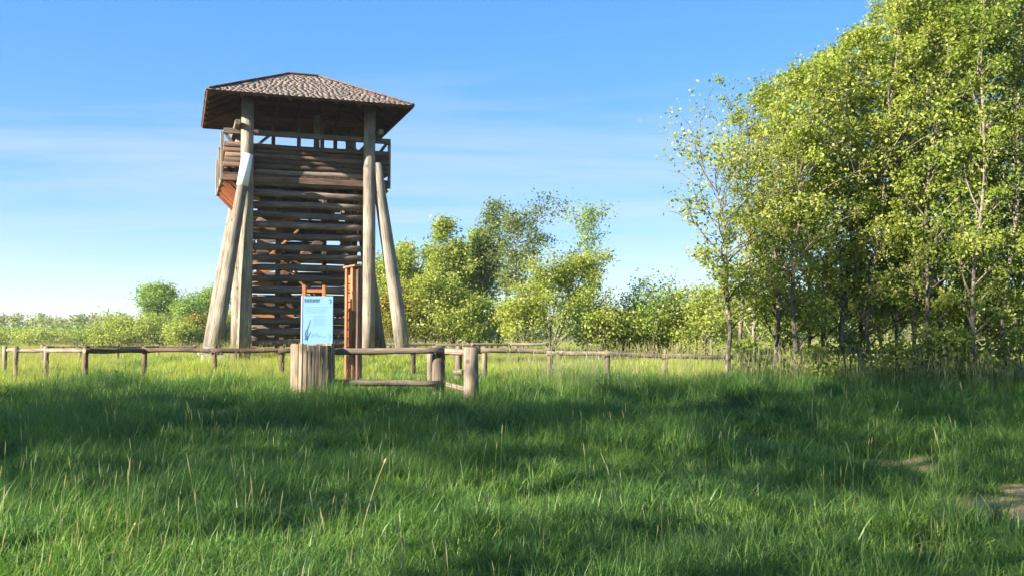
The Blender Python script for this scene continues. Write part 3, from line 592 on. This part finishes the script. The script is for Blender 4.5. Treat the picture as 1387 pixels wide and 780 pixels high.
# the aspen grove on the right; (u, D, top v, crown width, lean x, label)
GROVE = [
    (1003, 19.6, 92, 2.8, 0.05, 'aspen half hidden behind the clean-trunked one at the open end of the grove'),
    (983, 18.0, 150, 3.5, -0.01, 'slim aspen with clean grey trunk at the open meadow end of the grove'),
    (1042, 18.6, 82, 2.4, 0.10, 'aspen with crooked leaning trunk, second from the meadow end of the grove'),
    (1074, 18.0, 75, 2.2, 0.09, 'straight pale-trunked aspen beside the crooked one in the grove'),
    (1020, 20.6, 105, 2.2, 0.06, None), (1058, 19.4, 85, 2.2, 0.08, None), (1092, 20.6, 60, 2.2, 0.08, None), (1146, 19.6, 20, 2.3, 0.08, None), (1210, 19.2, -40, 2.4, 0.07, None), (1258, 18.2, -60, 2.4, 0.08, None), (1310, 18.8, -80, 2.4, 0.08, None),
    (1112, 19.5, 45, 2.3, 0.08, None), (1130, 18.8, 30, 2.6, 0.09, None), (1160, 20.5, 0, 2.4, 0.07, None), (1184, 18.6, -30, 2.6, 0.08, None), (1197, 20.0, -40, 2.4, 0.10, None),
    (1226, 18.6, -60, 2.9, 0.09, None), (1243, 20.6, -70, 2.6, 0.05, None), (1272, 19.2, -70, 2.8, 0.08, None), (1300, 21.0, -90, 3.0, 0.08, None), (1322, 17.6, -80, 2.6, 0.05, None), (1342, 19.6, -90, 3.0, 0.09, None),
    (1366, 18.0, -60, 2.7, 0.06, None), (1392, 19.3, -110, 3.0, 0.07, None), (1420, 18.2, -60, 2.8, 0.08, None), (1460, 19.6, -90, 3.0, 0.07, None), (1500, 18.6, -60, 3.0, 0.07, None)]
ORD = ['first', 'second', 'third', 'fourth', 'fifth', 'sixth', 'seventh', 'eighth', 'ninth', 'tenth', 'eleventh', 'twelfth', 'thirteenth', 'fourteenth', 'fifteenth', 'sixteenth', 'seventeenth', 'eighteenth', 'nineteenth', 'twentieth', 'twenty-first', 'twenty-second', 'twenty-third', 'twenty-fourth', 'twenty-fifth', 'twenty-sixth', 'twenty-seventh', 'twenty-eighth']
GO = sorted(q[0] for q in GROVE)
def near_aspen(u): return ORD[min(range(len(GO)), key=lambda k: abs(GO[k] - u))]
for i, (u, D, vt, W, le, lab) in enumerate(GROVE):
    x, y = P2(u, D); H = ZV(vt, D) - g(x, y)
    me = make_tree(100 + i, H, W * (0.68 if i > 1 else 0.85), base=0.24 if i < 2 else 0.10, n=int((6400 if u < 1170 else 8200) + 1900 * max(H - 5.5, 0)), size=0.066, lean=(le, 0.02), tr=0.038 + 0.004 * (i % 4), nb=38, prof='top' if i < 2 else 'oval', mats=('bark', 'leaf_grove'), sig=0.085, up=1.0, wind=0.36, sub=5, rbase=0.62 if u < 1215 else 0.40, droop=0.22)  # lower rbase on the right paints the grove's shaded side into the leaves
    plant('aspen_tree', lab or 'leafy aspen, %s trunk from the open meadow end of the grove' % ORD[GO.index(u)], 'tree', me, x, y, 0, 1, 'aspens of the grove')
# low shoots at the foot of the grove
for i, (u, D, h, w) in enumerate([(1010, 19.5, 0.9, 0.8), (1100, 18.0, 0.8, 0.7), (1212, 18.0, 0.9, 0.9), (1265, 17.6, 1.2, 1.1), (1297, 17.6, 1.1, 1.0), (1380, 17.4, 1.2, 1.0), (1150, 19.0, 1.0, 1.0), (1340, 18.4, 1.4, 1.2), (1060, 19.6, 1.0, 0.9)]):
    x, y = P2(u, D); me = make_tree(300 + i, h, w, base=0.12, n=900, size=0.08, tr=0.015, nb=12, prof='bush', mats=('bark', 'leaf_grove'), sig=0.12, up=0.7, wind=0.1, sub=3, rbase=0.5)
    plant('aspen_sapling', 'low bushy sapling by the %s aspen from the meadow end of the grove' % near_aspen(u), 'sapling', me, x, y, 0, 1, 'saplings under the grove')
# trees behind the tower and across the field: (u, D, top v, width px, material, profile, leaves, name, label, lean, up)
BACK = [
    (522, 50, 352, 62, 'leaf_lime', 'bush', 5200, 'birch_tree', 'lime green young birch right behind the splayed tower leg', 0.02),
    (556, 46, 335, 56, 'leaf_lime', 'bush', 5000, 'birch_tree', 'yellow green young birch just right of the tower leg', 0.03),
    (590, 44, 298, 52, 'leaf_lime', 'cone', 4200, 'birch_tree', 'slender birch with a thin pale trunk and pointed top behind the fence', 0.06),
    (622, 48, 318, 52, 'leaf_lime', 'bush', 4600, 'birch_tree', 'broad yellow green birch between the pointed birch and the dark windswept one', 0.04),
    (646, 45, 272, 62, 'leaf_dark', 'cone', 3300, 'birch_tree', 'tall wispy birch with olive windswept crown', 0.12),
    (674, 43, 268, 60, 'leaf_dark', 'top', 3600, 'birch_tree', 'tall dark birch with drooping windswept top and bare trunk', 0.16),
    (540, 47, 330, 40, 'leaf_lime', 'cone', 3000, 'birch_tree', 'slim young birch standing between the two birches nearest the tower', 0.05),
    (606, 45, 325, 40, 'leaf_lime', 'cone', 3000, 'birch_tree', 'slim young birch leaning right beside the pointed birch', 0.08),
    (640, 46, 312, 44, 'leaf_lime', 'cone', 3000, 'birch_tree', 'slim pale birch just left of the tall wispy birch', 0.08),
    (648, 42, 400, 50, 'leaf_green', 'bush', 2600, 'shrub', 'shaded green shrub at the foot of the windswept birches', 0.0),
    (700, 38, 385, 50, 'leaf_lime', 'bush', 3400, 'shrub', 'small lime shrub in front of the dark windswept birch', 0.02),
    (748, 38, 342, 96, 'leaf_lime', 'bush', 8500, 'willow_shrub', 'large rounded yellow green willow shrub beyond the rail fence', 0.0),
    (797, 47, 276, 40, 'leaf_green', 'top', 1700, 'birch_tree', 'thin sparse tree with a bright green tuft on top', 0.02),
    (815, 29, 410, 60, 'leaf_lime', 'bush', 2600, 'shrub', 'low lime shrub right of the rounded willow', 0.0),
    (850, 31, 372, 70, 'leaf_green', 'top', 900, 'birch_tree', 'sparse sapling with a few loose leaf clumps against the sky', 0.10),
    (885, 29, 378, 60, 'leaf_green', 'top', 900, 'birch_tree', 'sparse fresh green sapling left of the grove', 0.05),
    (868, 31, 408, 74, 'leaf_lime', 'bush', 3200, 'shrub', 'lime shrub under the sparse saplings', 0.0),
    (912, 30, 396, 84, 'leaf_lime', 'bush', 4200, 'shrub', 'bright lime shrub thicket left of the clean-trunked aspen', 0.0),
    (955, 28, 388, 70, 'leaf_lime', 'bush', 3200, 'shrub', 'lime shrub just behind the clean-trunked aspen', 0.0),
    (575, 40, 372, 60, 'leaf_lime', 'bush', 4200, 'shrub', 'lime shrub between the tower leg and the pointed birch', 0.0),
    (612, 40, 385, 60, 'leaf_lime', 'bush', 4200, 'shrub', 'lime shrub under the pointed birch', 0.0),
    (535, 40, 385, 60, 'leaf_yellow', 'bush', 3800, 'shrub', 'yellow green shrub beside the right splayed tower leg', 0.0),
    (838, 30, 414, 60, 'leaf_lime', 'bush', 3000, 'shrub', 'lime shrub in the gap left of the grove', 0.0),
    (1010, 55, 400, 90, 'leaf_lime', 'bush', 3000, 'field_tree', 'sunlit tree across the field behind the grove', 0.0),
    (1090, 60, 395, 100, 'leaf_green', 'bush', 3000, 'field_tree', 'sunlit tree across the field behind the grove', 0.0),
    (1170, 62, 390, 100, 'leaf_lime', 'bush', 3000, 'field_tree', 'sunlit tree across the field behind the grove', 0.0),
    (1250, 60, 385, 100, 'leaf_green', 'bush', 3000, 'field_tree', 'sunlit tree across the field behind the grove', 0.0),
    (1330, 58, 385, 100, 'leaf_lime', 'bush', 3000, 'field_tree', 'sunlit tree across the field behind the grove', 0.0),
    (1410, 58, 380, 110, 'leaf_green', 'bush', 3000, 'field_tree', 'sunlit tree across the field behind the grove', 0.0),
    (213, 78, 387, 38, 'leaf_green', 'oval', 5200, 'birch_tree', 'tall rounded dark green tree rising above the bushes left of the tower', 0.02),
    (188, 64, 428, 80, 'leaf_lime', 'bush', 4600, 'shrub', 'bright lime bush at the foot of the tall rounded tree', 0.0),
    (150, 62, 444, 60, 'leaf_lime', 'bush', 3000, 'shrub', 'low lime bush at the meadow edge left of the tall rounded tree', 0.0),
    (225, 66, 432, 44, 'leaf_dark', 'bush', 2600, 'shrub', 'dark shaded bush under the tall rounded tree', 0.0),
    (252, 76, 403, 36, 'leaf_green', 'top', 1900, 'birch_tree', 'thin open tree between the tall rounded tree and the tower', 0.02),
    (284, 80, 390, 34, 'leaf_green', 'oval', 3000, 'birch_tree', 'leafy green tree partly behind the left tower legs', 0.02),
    (246, 58, 437, 40, 'leaf_lime', 'bush', 2400, 'shrub', 'small lime bush in front of the thin open tree', 0.0),
    (270, 60, 428, 40, 'leaf_yellow', 'bush', 2600, 'shrub', 'yellow leaved shrub beside the left tower legs', 0.0),
    (312, 62, 425, 40, 'leaf_lime', 'bush', 2200, 'shrub', 'lime shrub seen between the left tower legs', 0.0),
    (100, 80, 449, 60, 'leaf_green', 'bush', 2200, 'shrub', 'dull green bush in front of the far wood', 0.0),
    (60, 75, 451, 70, 'leaf_lime', 'bush', 2400, 'shrub', 'lime green bush in front of the far wood', 0.0),
    (20, 90, 447, 80, 'leaf_green', 'bush', 2600, 'shrub', 'broad green bush at the outer end of the far wood', 0.0),
    (-30, 80, 447, 90, 'leaf_lime', 'bush', 2600, 'shrub', 'lime bush past the outer end of the far wood', 0.0)]
for i, (u, D, vt, wpx, lm, prof, n, nm, lab, le) in enumerate(BACK):
    x, y = P2(u, D); H = max(ZV(vt, D) - g(x, y), 0.8); W = wpx * D / 1300 * (1.3 if 500 < u < 840 else 1.1); tall = prof != 'bush'
    me = make_tree(500 + i, H, W, base=(0.06 if not tall else (0.30 if prof != 'top' else 0.42)), n=int(n * (1.6 if D < 55 else 3.0)), size=0.0027 * D if D < 55 else 0.0021 * D, lean=(le, 0), tr=0.05 if tall else 0.03, nb=34 if not tall else 26, prof=prof,
                   mats=('bark_pale' if tall and lm == 'leaf_lime' else 'bark', lm), sig=0.005 * D, up=(0.75 if nm != 'birch_tree' else 1.15) if not tall else 1.05, wind=0.45 if le > 0.05 else 0.08, sub=4, rbase=0.5, stems=(3 if nm != 'birch_tree' else 4) if not tall else 1, droop=0.15 if tall else 0)
    cat = 'tree' if 'tree' in nm else 'shrub'
    if nm == 'field_tree': lab += ', beyond the %s aspen from its meadow end' % near_aspen(u)
    plant(nm, lab, cat, me, x, y, 0, 1, 'trees across the field behind the grove' if nm == 'field_tree' else None)
# far wood, one mass
rng = np.random.default_rng(5); CV, CF, CT, TVV, TFF = [], [], [], [], []
cent = []; 
for i in range(420):
    D = rng.uniform(130, 230); u = rng.uniform(-250, 1650); h = rng.uniform(3.6, 5.9) * D / 190; x, y = P2(u, D); z0 = g(x, y); ti = rng.normal() * 0.35; w = rng.uniform(2.0, 4.2)
    k = 26
    for j in range(k):
        q = rng.uniform(0.1, 1); a = rng.uniform(0, 6.28); r = w * math.sin(math.pi * min(0.2 + 0.75 * q, 1)) * rng.uniform(0.3, 1) * 0.8; cent.append([x + r * math.cos(a), y + r * math.sin(a), z0 + h * q, ti])
Vv, Ff, tt = leaves(rng, np.array(cent), 0.45, 170000, 0.5, 0, 0.45)
fw = obj('far_wood', bigmesh('far_wood', Vv, Ff, [M['leaf_far']], tt)); tag(fw, 'hazy band of distant woodland along the horizon', 'woodland', kind='stuff')
# tall trees standing left of and behind the viewer, whose shade falls across the meadow
SH = [make_tree(900 + i, 9.0, 4.6, base=0.16, n=5000, size=0.16, lean=(0.05, 0.02), tr=0.12, nb=34, prof='oval', mats=('bark', 'leaf_grove'), sig=0.26, up=0.8, wind=0.2, sub=4) for i in range(3)]
SHADE = []; SX_, CX_ = math.sin(SUN_AZ), math.cos(SUN_AZ)
for c_, a_, s_, k_ in ((-18.0, -15, 1.0, 0), (-15.6, -12.5, 0.95, 1), (-12.9, -9, 0.9, 2), (-10.6, -4.0, 1.4, 3), (-7.4, -6, 1.3, 3), (-4.2, -5, 0.95, 1), (-0.6, -6, 1.0, 2), (2.4, -3, 0.9, 0), (-11.0, -13, 1.3, 3), (-2.3, -10, 1.1, 2), (-13.6, -16, 1.1, 0)):
    SHADE.append((SX_ * a_ + CX_ * c_, CX_ * a_ - SX_ * c_, s_, k_))
SH.append(make_tree(950, 9.0, 4.6, base=0.48, n=4600, size=0.15, lean=(0.03, 0.02), tr=0.12, nb=30, prof='oval', mats=('bark', 'leaf_grove'), sig=0.24, up=0.8, wind=0.15, sub=4))
for i, (x, y, s, k) in enumerate(SHADE):
    plant('aspen_tree', 'tall aspen in the row along the near side of the meadow', 'tree', SH[k], x, y, i * 1.3, s, 'aspens along the near side of the meadow')

# ------------------------------------------------------------------ grass
def tuft(seed, nbld, hmin, hmax, spread, width, bend, tint=(0.45, 0.2), heads=0, seg=4, m='grass'):
    rng = np.random.default_rng(seed); V, F, T = [], [], []
    for k in range(nbld):
        a, r = rng.uniform(0, 6.28), spread * math.sqrt(rng.uniform(0, 1)); p0 = np.array([r * math.cos(a), r * math.sin(a), -0.03]); h = rng.uniform(hmin, hmax) * (1 - 0.3 * r / spread)
        az = rng.uniform(0, 6.28); d = np.array([math.cos(az), math.sin(az), 0]); s = np.array([-d[1], d[0], 0]); tw = rng.uniform(-0.8, 0.8); s = s * math.cos(tw) + d * math.sin(tw)
        bd = bend * rng.uniform(0.3, 1.6); w = width * rng.uniform(0.6, 1.3); tn = float(np.clip(rng.normal(tint[0], tint[1]), 0, 0.9)); i0 = len(V)
        for j in range(seg + 1):
            t = j / seg; ang = bd * t * 1.3; c = p0 + d * (h * t * math.sin(ang) * 0.8) + np.array([0, 0, h * t * max(math.cos(ang * 0.75), 0.05)])
            ww = w * (1 - t ** 1.6) + 0.0006
            V += [c - s * ww / 2, c + s * ww / 2]; T += [tn * (0.75 + 0.35 * t)] * 2
        for j in range(seg): F.append((i0 + 2 * j, i0 + 2 * j + 1, i0 + 2 * j + 3, i0 + 2 * j + 2))
    for k in range(heads):                              # flowering stalks with pale seed heads
        a, r = rng.uniform(0, 6.28), spread * rng.uniform(0, 1); p0 = np.array([r * math.cos(a), r * math.sin(a), 0]); h = hmax * rng.uniform(1.15, 1.7); az = rng.uniform(0, 6.28); d = np.array([math.cos(az), math.sin(az), 0]) * rng.uniform(0.02, 0.22); s = np.array([-math.sin(az), math.cos(az), 0]); i0 = len(V)
        ws = [0.002, 0.0018, 0.0016, 0.0015, 0.005, 0.007, 0.005, 0.001]; ts = [0, 0.3, 0.6, 0.83, 0.86, 0.91, 0.96, 1.0]
        for s_ in (s, np.cross(s, (0, 0, 1))):
            i0 = len(V)
            for t, ww in zip(ts, ws): V += [p0 + d * h * t * t + np.array([0, 0, h * t]) - s_ * ww / 2, p0 + d * h * t * t + np.array([0, 0, h * t]) + s_ * ww / 2]; T += [0.93 if t < 0.84 else 0.99] * 2
            for j in range(len(ts) - 1): F.append((i0 + 2 * j, i0 + 2 * j + 1, i0 + 2 * j + 3, i0 + 2 * j + 2))
    me = bigmesh('grass_tuft', np.array(V), np.array(F), [M[m]], T); return me
def scatter(name, label, tufts, pts, seed):
    """pts: (n,6) x y z scale rz index"""
    tc_ = bpy.data.collections.new(name + '_tufts')
    for i, me in enumerate(tufts):
        o = bpy.data.objects.new('tuft_%02d' % i, me); tc_.objects.link(o)
    n = len(pts); me = bpy.data.meshes.new(name); me.vertices.add(n); me.vertices.foreach_set('co', np.ascontiguousarray(pts[:, :3], np.float32).ravel())
    rng = np.random.default_rng(seed); rot = np.stack([rng.normal(size=n) * 0.08, rng.normal(size=n) * 0.08, pts[:, 4]], 1)
    a = me.attributes.new('rot', 'FLOAT_VECTOR', 'POINT'); a.data.foreach_set('vector', np.ascontiguousarray(rot, np.float32).ravel())
    a = me.attributes.new('scl', 'FLOAT', 'POINT'); a.data.foreach_set('value', np.ascontiguousarray(pts[:, 3], np.float32))
    a = me.attributes.new('idx', 'INT', 'POINT'); a.data.foreach_set('value', np.ascontiguousarray(pts[:, 5], np.int32))
    me.update(); o = obj(name, me); tag(o, label, 'grass', kind='stuff')
    ng = bpy.data.node_groups.new(name, 'GeometryNodeTree'); ng.interface.new_socket('Geometry', in_out='INPUT', socket_type='NodeSocketGeometry'); ng.interface.new_socket('Geometry', in_out='OUTPUT', socket_type='NodeSocketGeometry')
    gi, go = ng.nodes.new('NodeGroupInput'), ng.nodes.new('NodeGroupOutput'); ip = ng.nodes.new('GeometryNodeInstanceOnPoints'); ci = ng.nodes.new('GeometryNodeCollectionInfo')
    ci.inputs['Collection'].default_value = tc_; ci.inputs['Separate Children'].default_value = True; ci.inputs['Reset Children'].default_value = True
    def na(nm, ty):
        q = ng.nodes.new('GeometryNodeInputNamedAttribute'); q.data_type = ty; q.inputs[0].default_value = nm; return q.outputs[0]
    ip.inputs['Pick Instance'].default_value = True
    e2r = ng.nodes.new('FunctionNodeEulerToRotation'); ng.links.new(na('rot', 'FLOAT_VECTOR'), e2r.inputs[0])
    ng.links.new(gi.outputs[0], ip.inputs['Points']); ng.links.new(ci.outputs[0], ip.inputs['Instance']); ng.links.new(na('idx', 'INT'), ip.inputs['Instance Index'])
    ng.links.new(e2r.outputs[0], ip.inputs['Rotation']); ng.links.new(na('scl', 'FLOAT'), ip.inputs['Scale']); ng.links.new(ip.outputs[0], go.inputs[0])
    md = o.modifiers.new('scatter', 'NODES'); md.node_group = ng; return o
def field(y0, y1, dens, seed, margin=3.0, back=False):
    rng = np.random.default_rng(seed); xm = 0.545 * y1 + margin; n = int(dens * 2 * xm * (y1 - y0)); x = rng.uniform(-xm, xm, n); y = rng.uniform(y0, y1, n)
    k = np.abs(x) < 0.545 * y + margin; return x[k], y[k], rng
def vnoise(x, y, f, ph): return (np.sin(x * f + ph) * np.sin(y * f * 1.3 + ph * 2) + np.sin(x * f * 2.3 + y * f * 1.1 + ph) * 0.6 + np.sin(y * f * 2.9 - x * f * 1.7 + ph * 3) * 0.4) / 2.0
lush = [tuft(10 + i, 34, 0.16, 0.36, 0.13, 0.0085, 0.75, (0.42, 0.2)) for i in range(5)]
tall = [tuft(20 + i, 30, 0.26, 0.52, 0.14, 0.008, 0.6, (0.5, 0.18)) for i in range(4)]
seedy = [tuft(30 + i, 22, 0.2, 0.42, 0.15, 0.0055, 0.6, (0.55, 0.2), heads=3) for i in range(3)]
flop = [tuft(40 + i, 26, 0.3, 0.6, 0.10, 0.0105, 1.25, (0.35, 0.2), seg=6) for i in range(3)]
short = [tuft(50 + i, 30, 0.05, 0.14, 0.12, 0.005, 0.9, (0.75, 0.18)) for i in range(2)]
weed = [tuft(80 + i, 11, 0.10, 0.24, 0.07, 0.030, 1.0, (0.3, 0.15), seg=5) for i in range(3)]
dead = [tuft(85 + i, 14, 0.2, 0.5, 0.16, 0.005, 1.1, (0.88, 0.02), seg=6) for i in range(2)]
near_set = lush + tall + seedy + flop + short + weed + dead
def near_pts(y0, y1, dens, seed):
    x, y, rng = field(y0, y1, dens, seed); w = worn(x, y); keep = rng.random(len(x)) > w * 0.9; x, y, w = x[keep], y[keep], w[keep]; n = len(x)
    a = vnoise(x, y, 0.8, 0.7); left = sstep(0, -6, x) * sstep(13, 6, y); rr = rng.random(n)
    idx = rng.integers(0, 5, n)
    idx = np.where(a + rng.normal(size=n) * 0.3 > 0.35, rng.integers(5, 9, n), idx)
    idx = np.where(rr < 0.012 + 0.07 * left, rng.integers(9, 12, n), idx)
    idx = np.where((rr > 0.86) & (rr < 0.86 + 0.12 * sstep(-1, 4, x) + 0.03), rng.integers(12, 15, n), idx)
    pk = vnoise(x, y, 1.3, 4.4); r2 = rng.random(n)
    idx = np.where((r2 < 0.26) & (pk > 0.0), rng.integers(17, 20, n), idx)
    idx = np.where(r2 > 0.925, rng.integers(20, 22, n), idx)
    idx = np.where(w > 0.25, rng.integers(15, 17, n), idx)
    s = (0.85 + 0.3 * vnoise(x, y, 1.7, 2.1) + rng.normal(size=n) * 0.12).clip(0.45, 1.5) * (1 - 0.4 * w) * (1 + 0.3 * sstep(9, 15, y))
    return np.stack([x, y, gz(x, y) - 0.01, s, rng.uniform(0, 6.28, n), idx], 1)
def belt():                                            # taller uncut grass along the right-hand fence and under the grove
    rng = np.random.default_rng(77); n = 1500; x = rng.uniform(-0.2, 11, n); y = rng.uniform(16.2, 18.6, n); idx = rng.integers(5, 12, n)
    return np.stack([x, y, gz(x, y) - 0.01, rng.uniform(0.9, 1.4, n), rng.uniform(0, 6.28, n), idx], 1)
scatter('meadow_grass', 'lush long green meadow grass in the foreground', near_set, np.concatenate([near_pts(2.6, 10, 130, 1), near_pts(10, 16, 95, 2), near_pts(16, 19, 45, 3), belt()]), 3)
mid_set = [tuft(60 + i, 30, 0.2, 0.42, 0.2, 0.010, 0.6, (0.35, 0.22), m='grass_dry_lit') for i in range(4)] + [tuft(70 + i, 26, 0.25, 0.5, 0.2, 0.009, 0.5, (0.5, 0.25), heads=2, m='grass_dry_lit') for i in range(3)] + [tuft(75 + i, 30, 0.16, 0.34, 0.2, 0.011, 0.8, (0.5, 0.2)) for i in range(2)]
def mid_pts(y0, y1, dens, seed, sc0):
    x, y, rng = field(y0, y1, dens, seed, 5); n = len(x); a = vnoise(x, y, 0.5, 1.9) + rng.normal(size=n) * 0.3
    idx = np.where(a > 0.15, rng.integers(4, 7, n), np.where(a < -0.35, rng.integers(7, 9, n), rng.integers(0, 4, n)))
    s = sc0 * (0.85 + 0.25 * vnoise(x, y, 0.9, 0.4) + rng.normal(size=n) * 0.12).clip(0.4, 1.5)
    inside = (np.abs((x - TWR[0]) * math.cos(TH) + (y - TWR[1]) * math.sin(TH)) < 1.9) & (np.abs(-(x - TWR[0]) * math.sin(TH) + (y - TWR[1]) * math.cos(TH)) < 1.7)
    s = np.where(inside, s * 0.4, s)
    return np.stack([x, y, gz(x, y) - 0.01, s, rng.uniform(0, 6.28, n), idx], 1)
scatter('field_grass', 'yellowing taller grass of the field round the tower, sunlight in its colour', mid_set, np.concatenate([mid_pts(16.5, 30, 34, 11, 0.85), mid_pts(30, 50, 14, 12, 0.9), mid_pts(50, 120, 3.4, 13, 1.25)]), 5)

# a few single plants that stand out of the grass
def stalk(u, D, v_top, v_bot, u_top, label, m='straw'):
    x, y = P2(u, D); z0 = g(x, y); b = Vector(((u_top - u) / 1300 * D, 0, ZV(v_top, D) - z0))
    o = thing('grass_stalk', label, 'stalk', (x, y, z0)); Vv, Fv = [], []
    tube([np.array(b) * t + np.array([0, 0, 0.05 * math.sin(3.1 * t)]) for t in np.linspace(0, 0.93, 7)], [0.0028] * 7, 4, Vv, Fv); obj('stem', bigmesh('stem', np.array(Vv), np.array(Fv), [M[m]], np.full(len(Vv), 0.3)), o)
    Vv, Fv = [], []; tube([np.array(b) * t + np.array([0, 0, 0.05 * math.sin(3.1 * t)]) for t in (0.9, 0.93, 0.97, 1.0)], [0.003, 0.009, 0.008, 0.001], 6, Vv, Fv); obj('seed_head', bigmesh('head', np.array(Vv), np.array(Fv), [M[m]], np.full(len(Vv), 0.8)), o)
stalk(490, 7.4, 618, 0, 525, 'single tall dry grass stalk leaning right with a straw seed head')
stalk(168, 6.3, 705, 0, 190, 'short dry grass stalk in the left foreground grass')
stalk(735, 6.6, 560 + 100, 0, 738, 'upright dry grass stalk beside the dark hollow in the grass')

# ------------------------------------------------------------------ haze
gb = np.array([tuple(c) for c in ground.bound_box])
hz0, hz1 = gb.min(0) - np.array([20, 20, 1.0]), np.array([gb[:, 0].max() + 20, gb[:, 1].max() + 20, 15.5])
hv = [(x, y, z) for x in (hz0[0], hz1[0]) for y in (hz0[1], hz1[1]) for z in (hz0[2], hz1[2])]
hm = bpy.data.materials.new('pale_air'); hm.use_nodes = True; t = hm.node_tree; t.nodes.clear(); out = N(t, 'ShaderNodeOutputMaterial'); pv = N(t, 'ShaderNodeVolumePrincipled')
pv.inputs['Color'].default_value = (0.86, 0.92, 1.0, 1); pv.inputs['Density'].default_value = 0.0005; pv.inputs['Anisotropy'].default_value = 0.2; link(t, pv.outputs[0], out.inputs['Volume'])
hz = obj('haze', mesh('haze', hv, [(0, 1, 3, 2), (4, 6, 7, 5), (0, 4, 5, 1), (2, 3, 7, 6), (0, 2, 6, 4), (1, 5, 7, 3)], [hm])); tag(hz, 'thin pale summer haze over the far land', 'haze', kind='stuff')
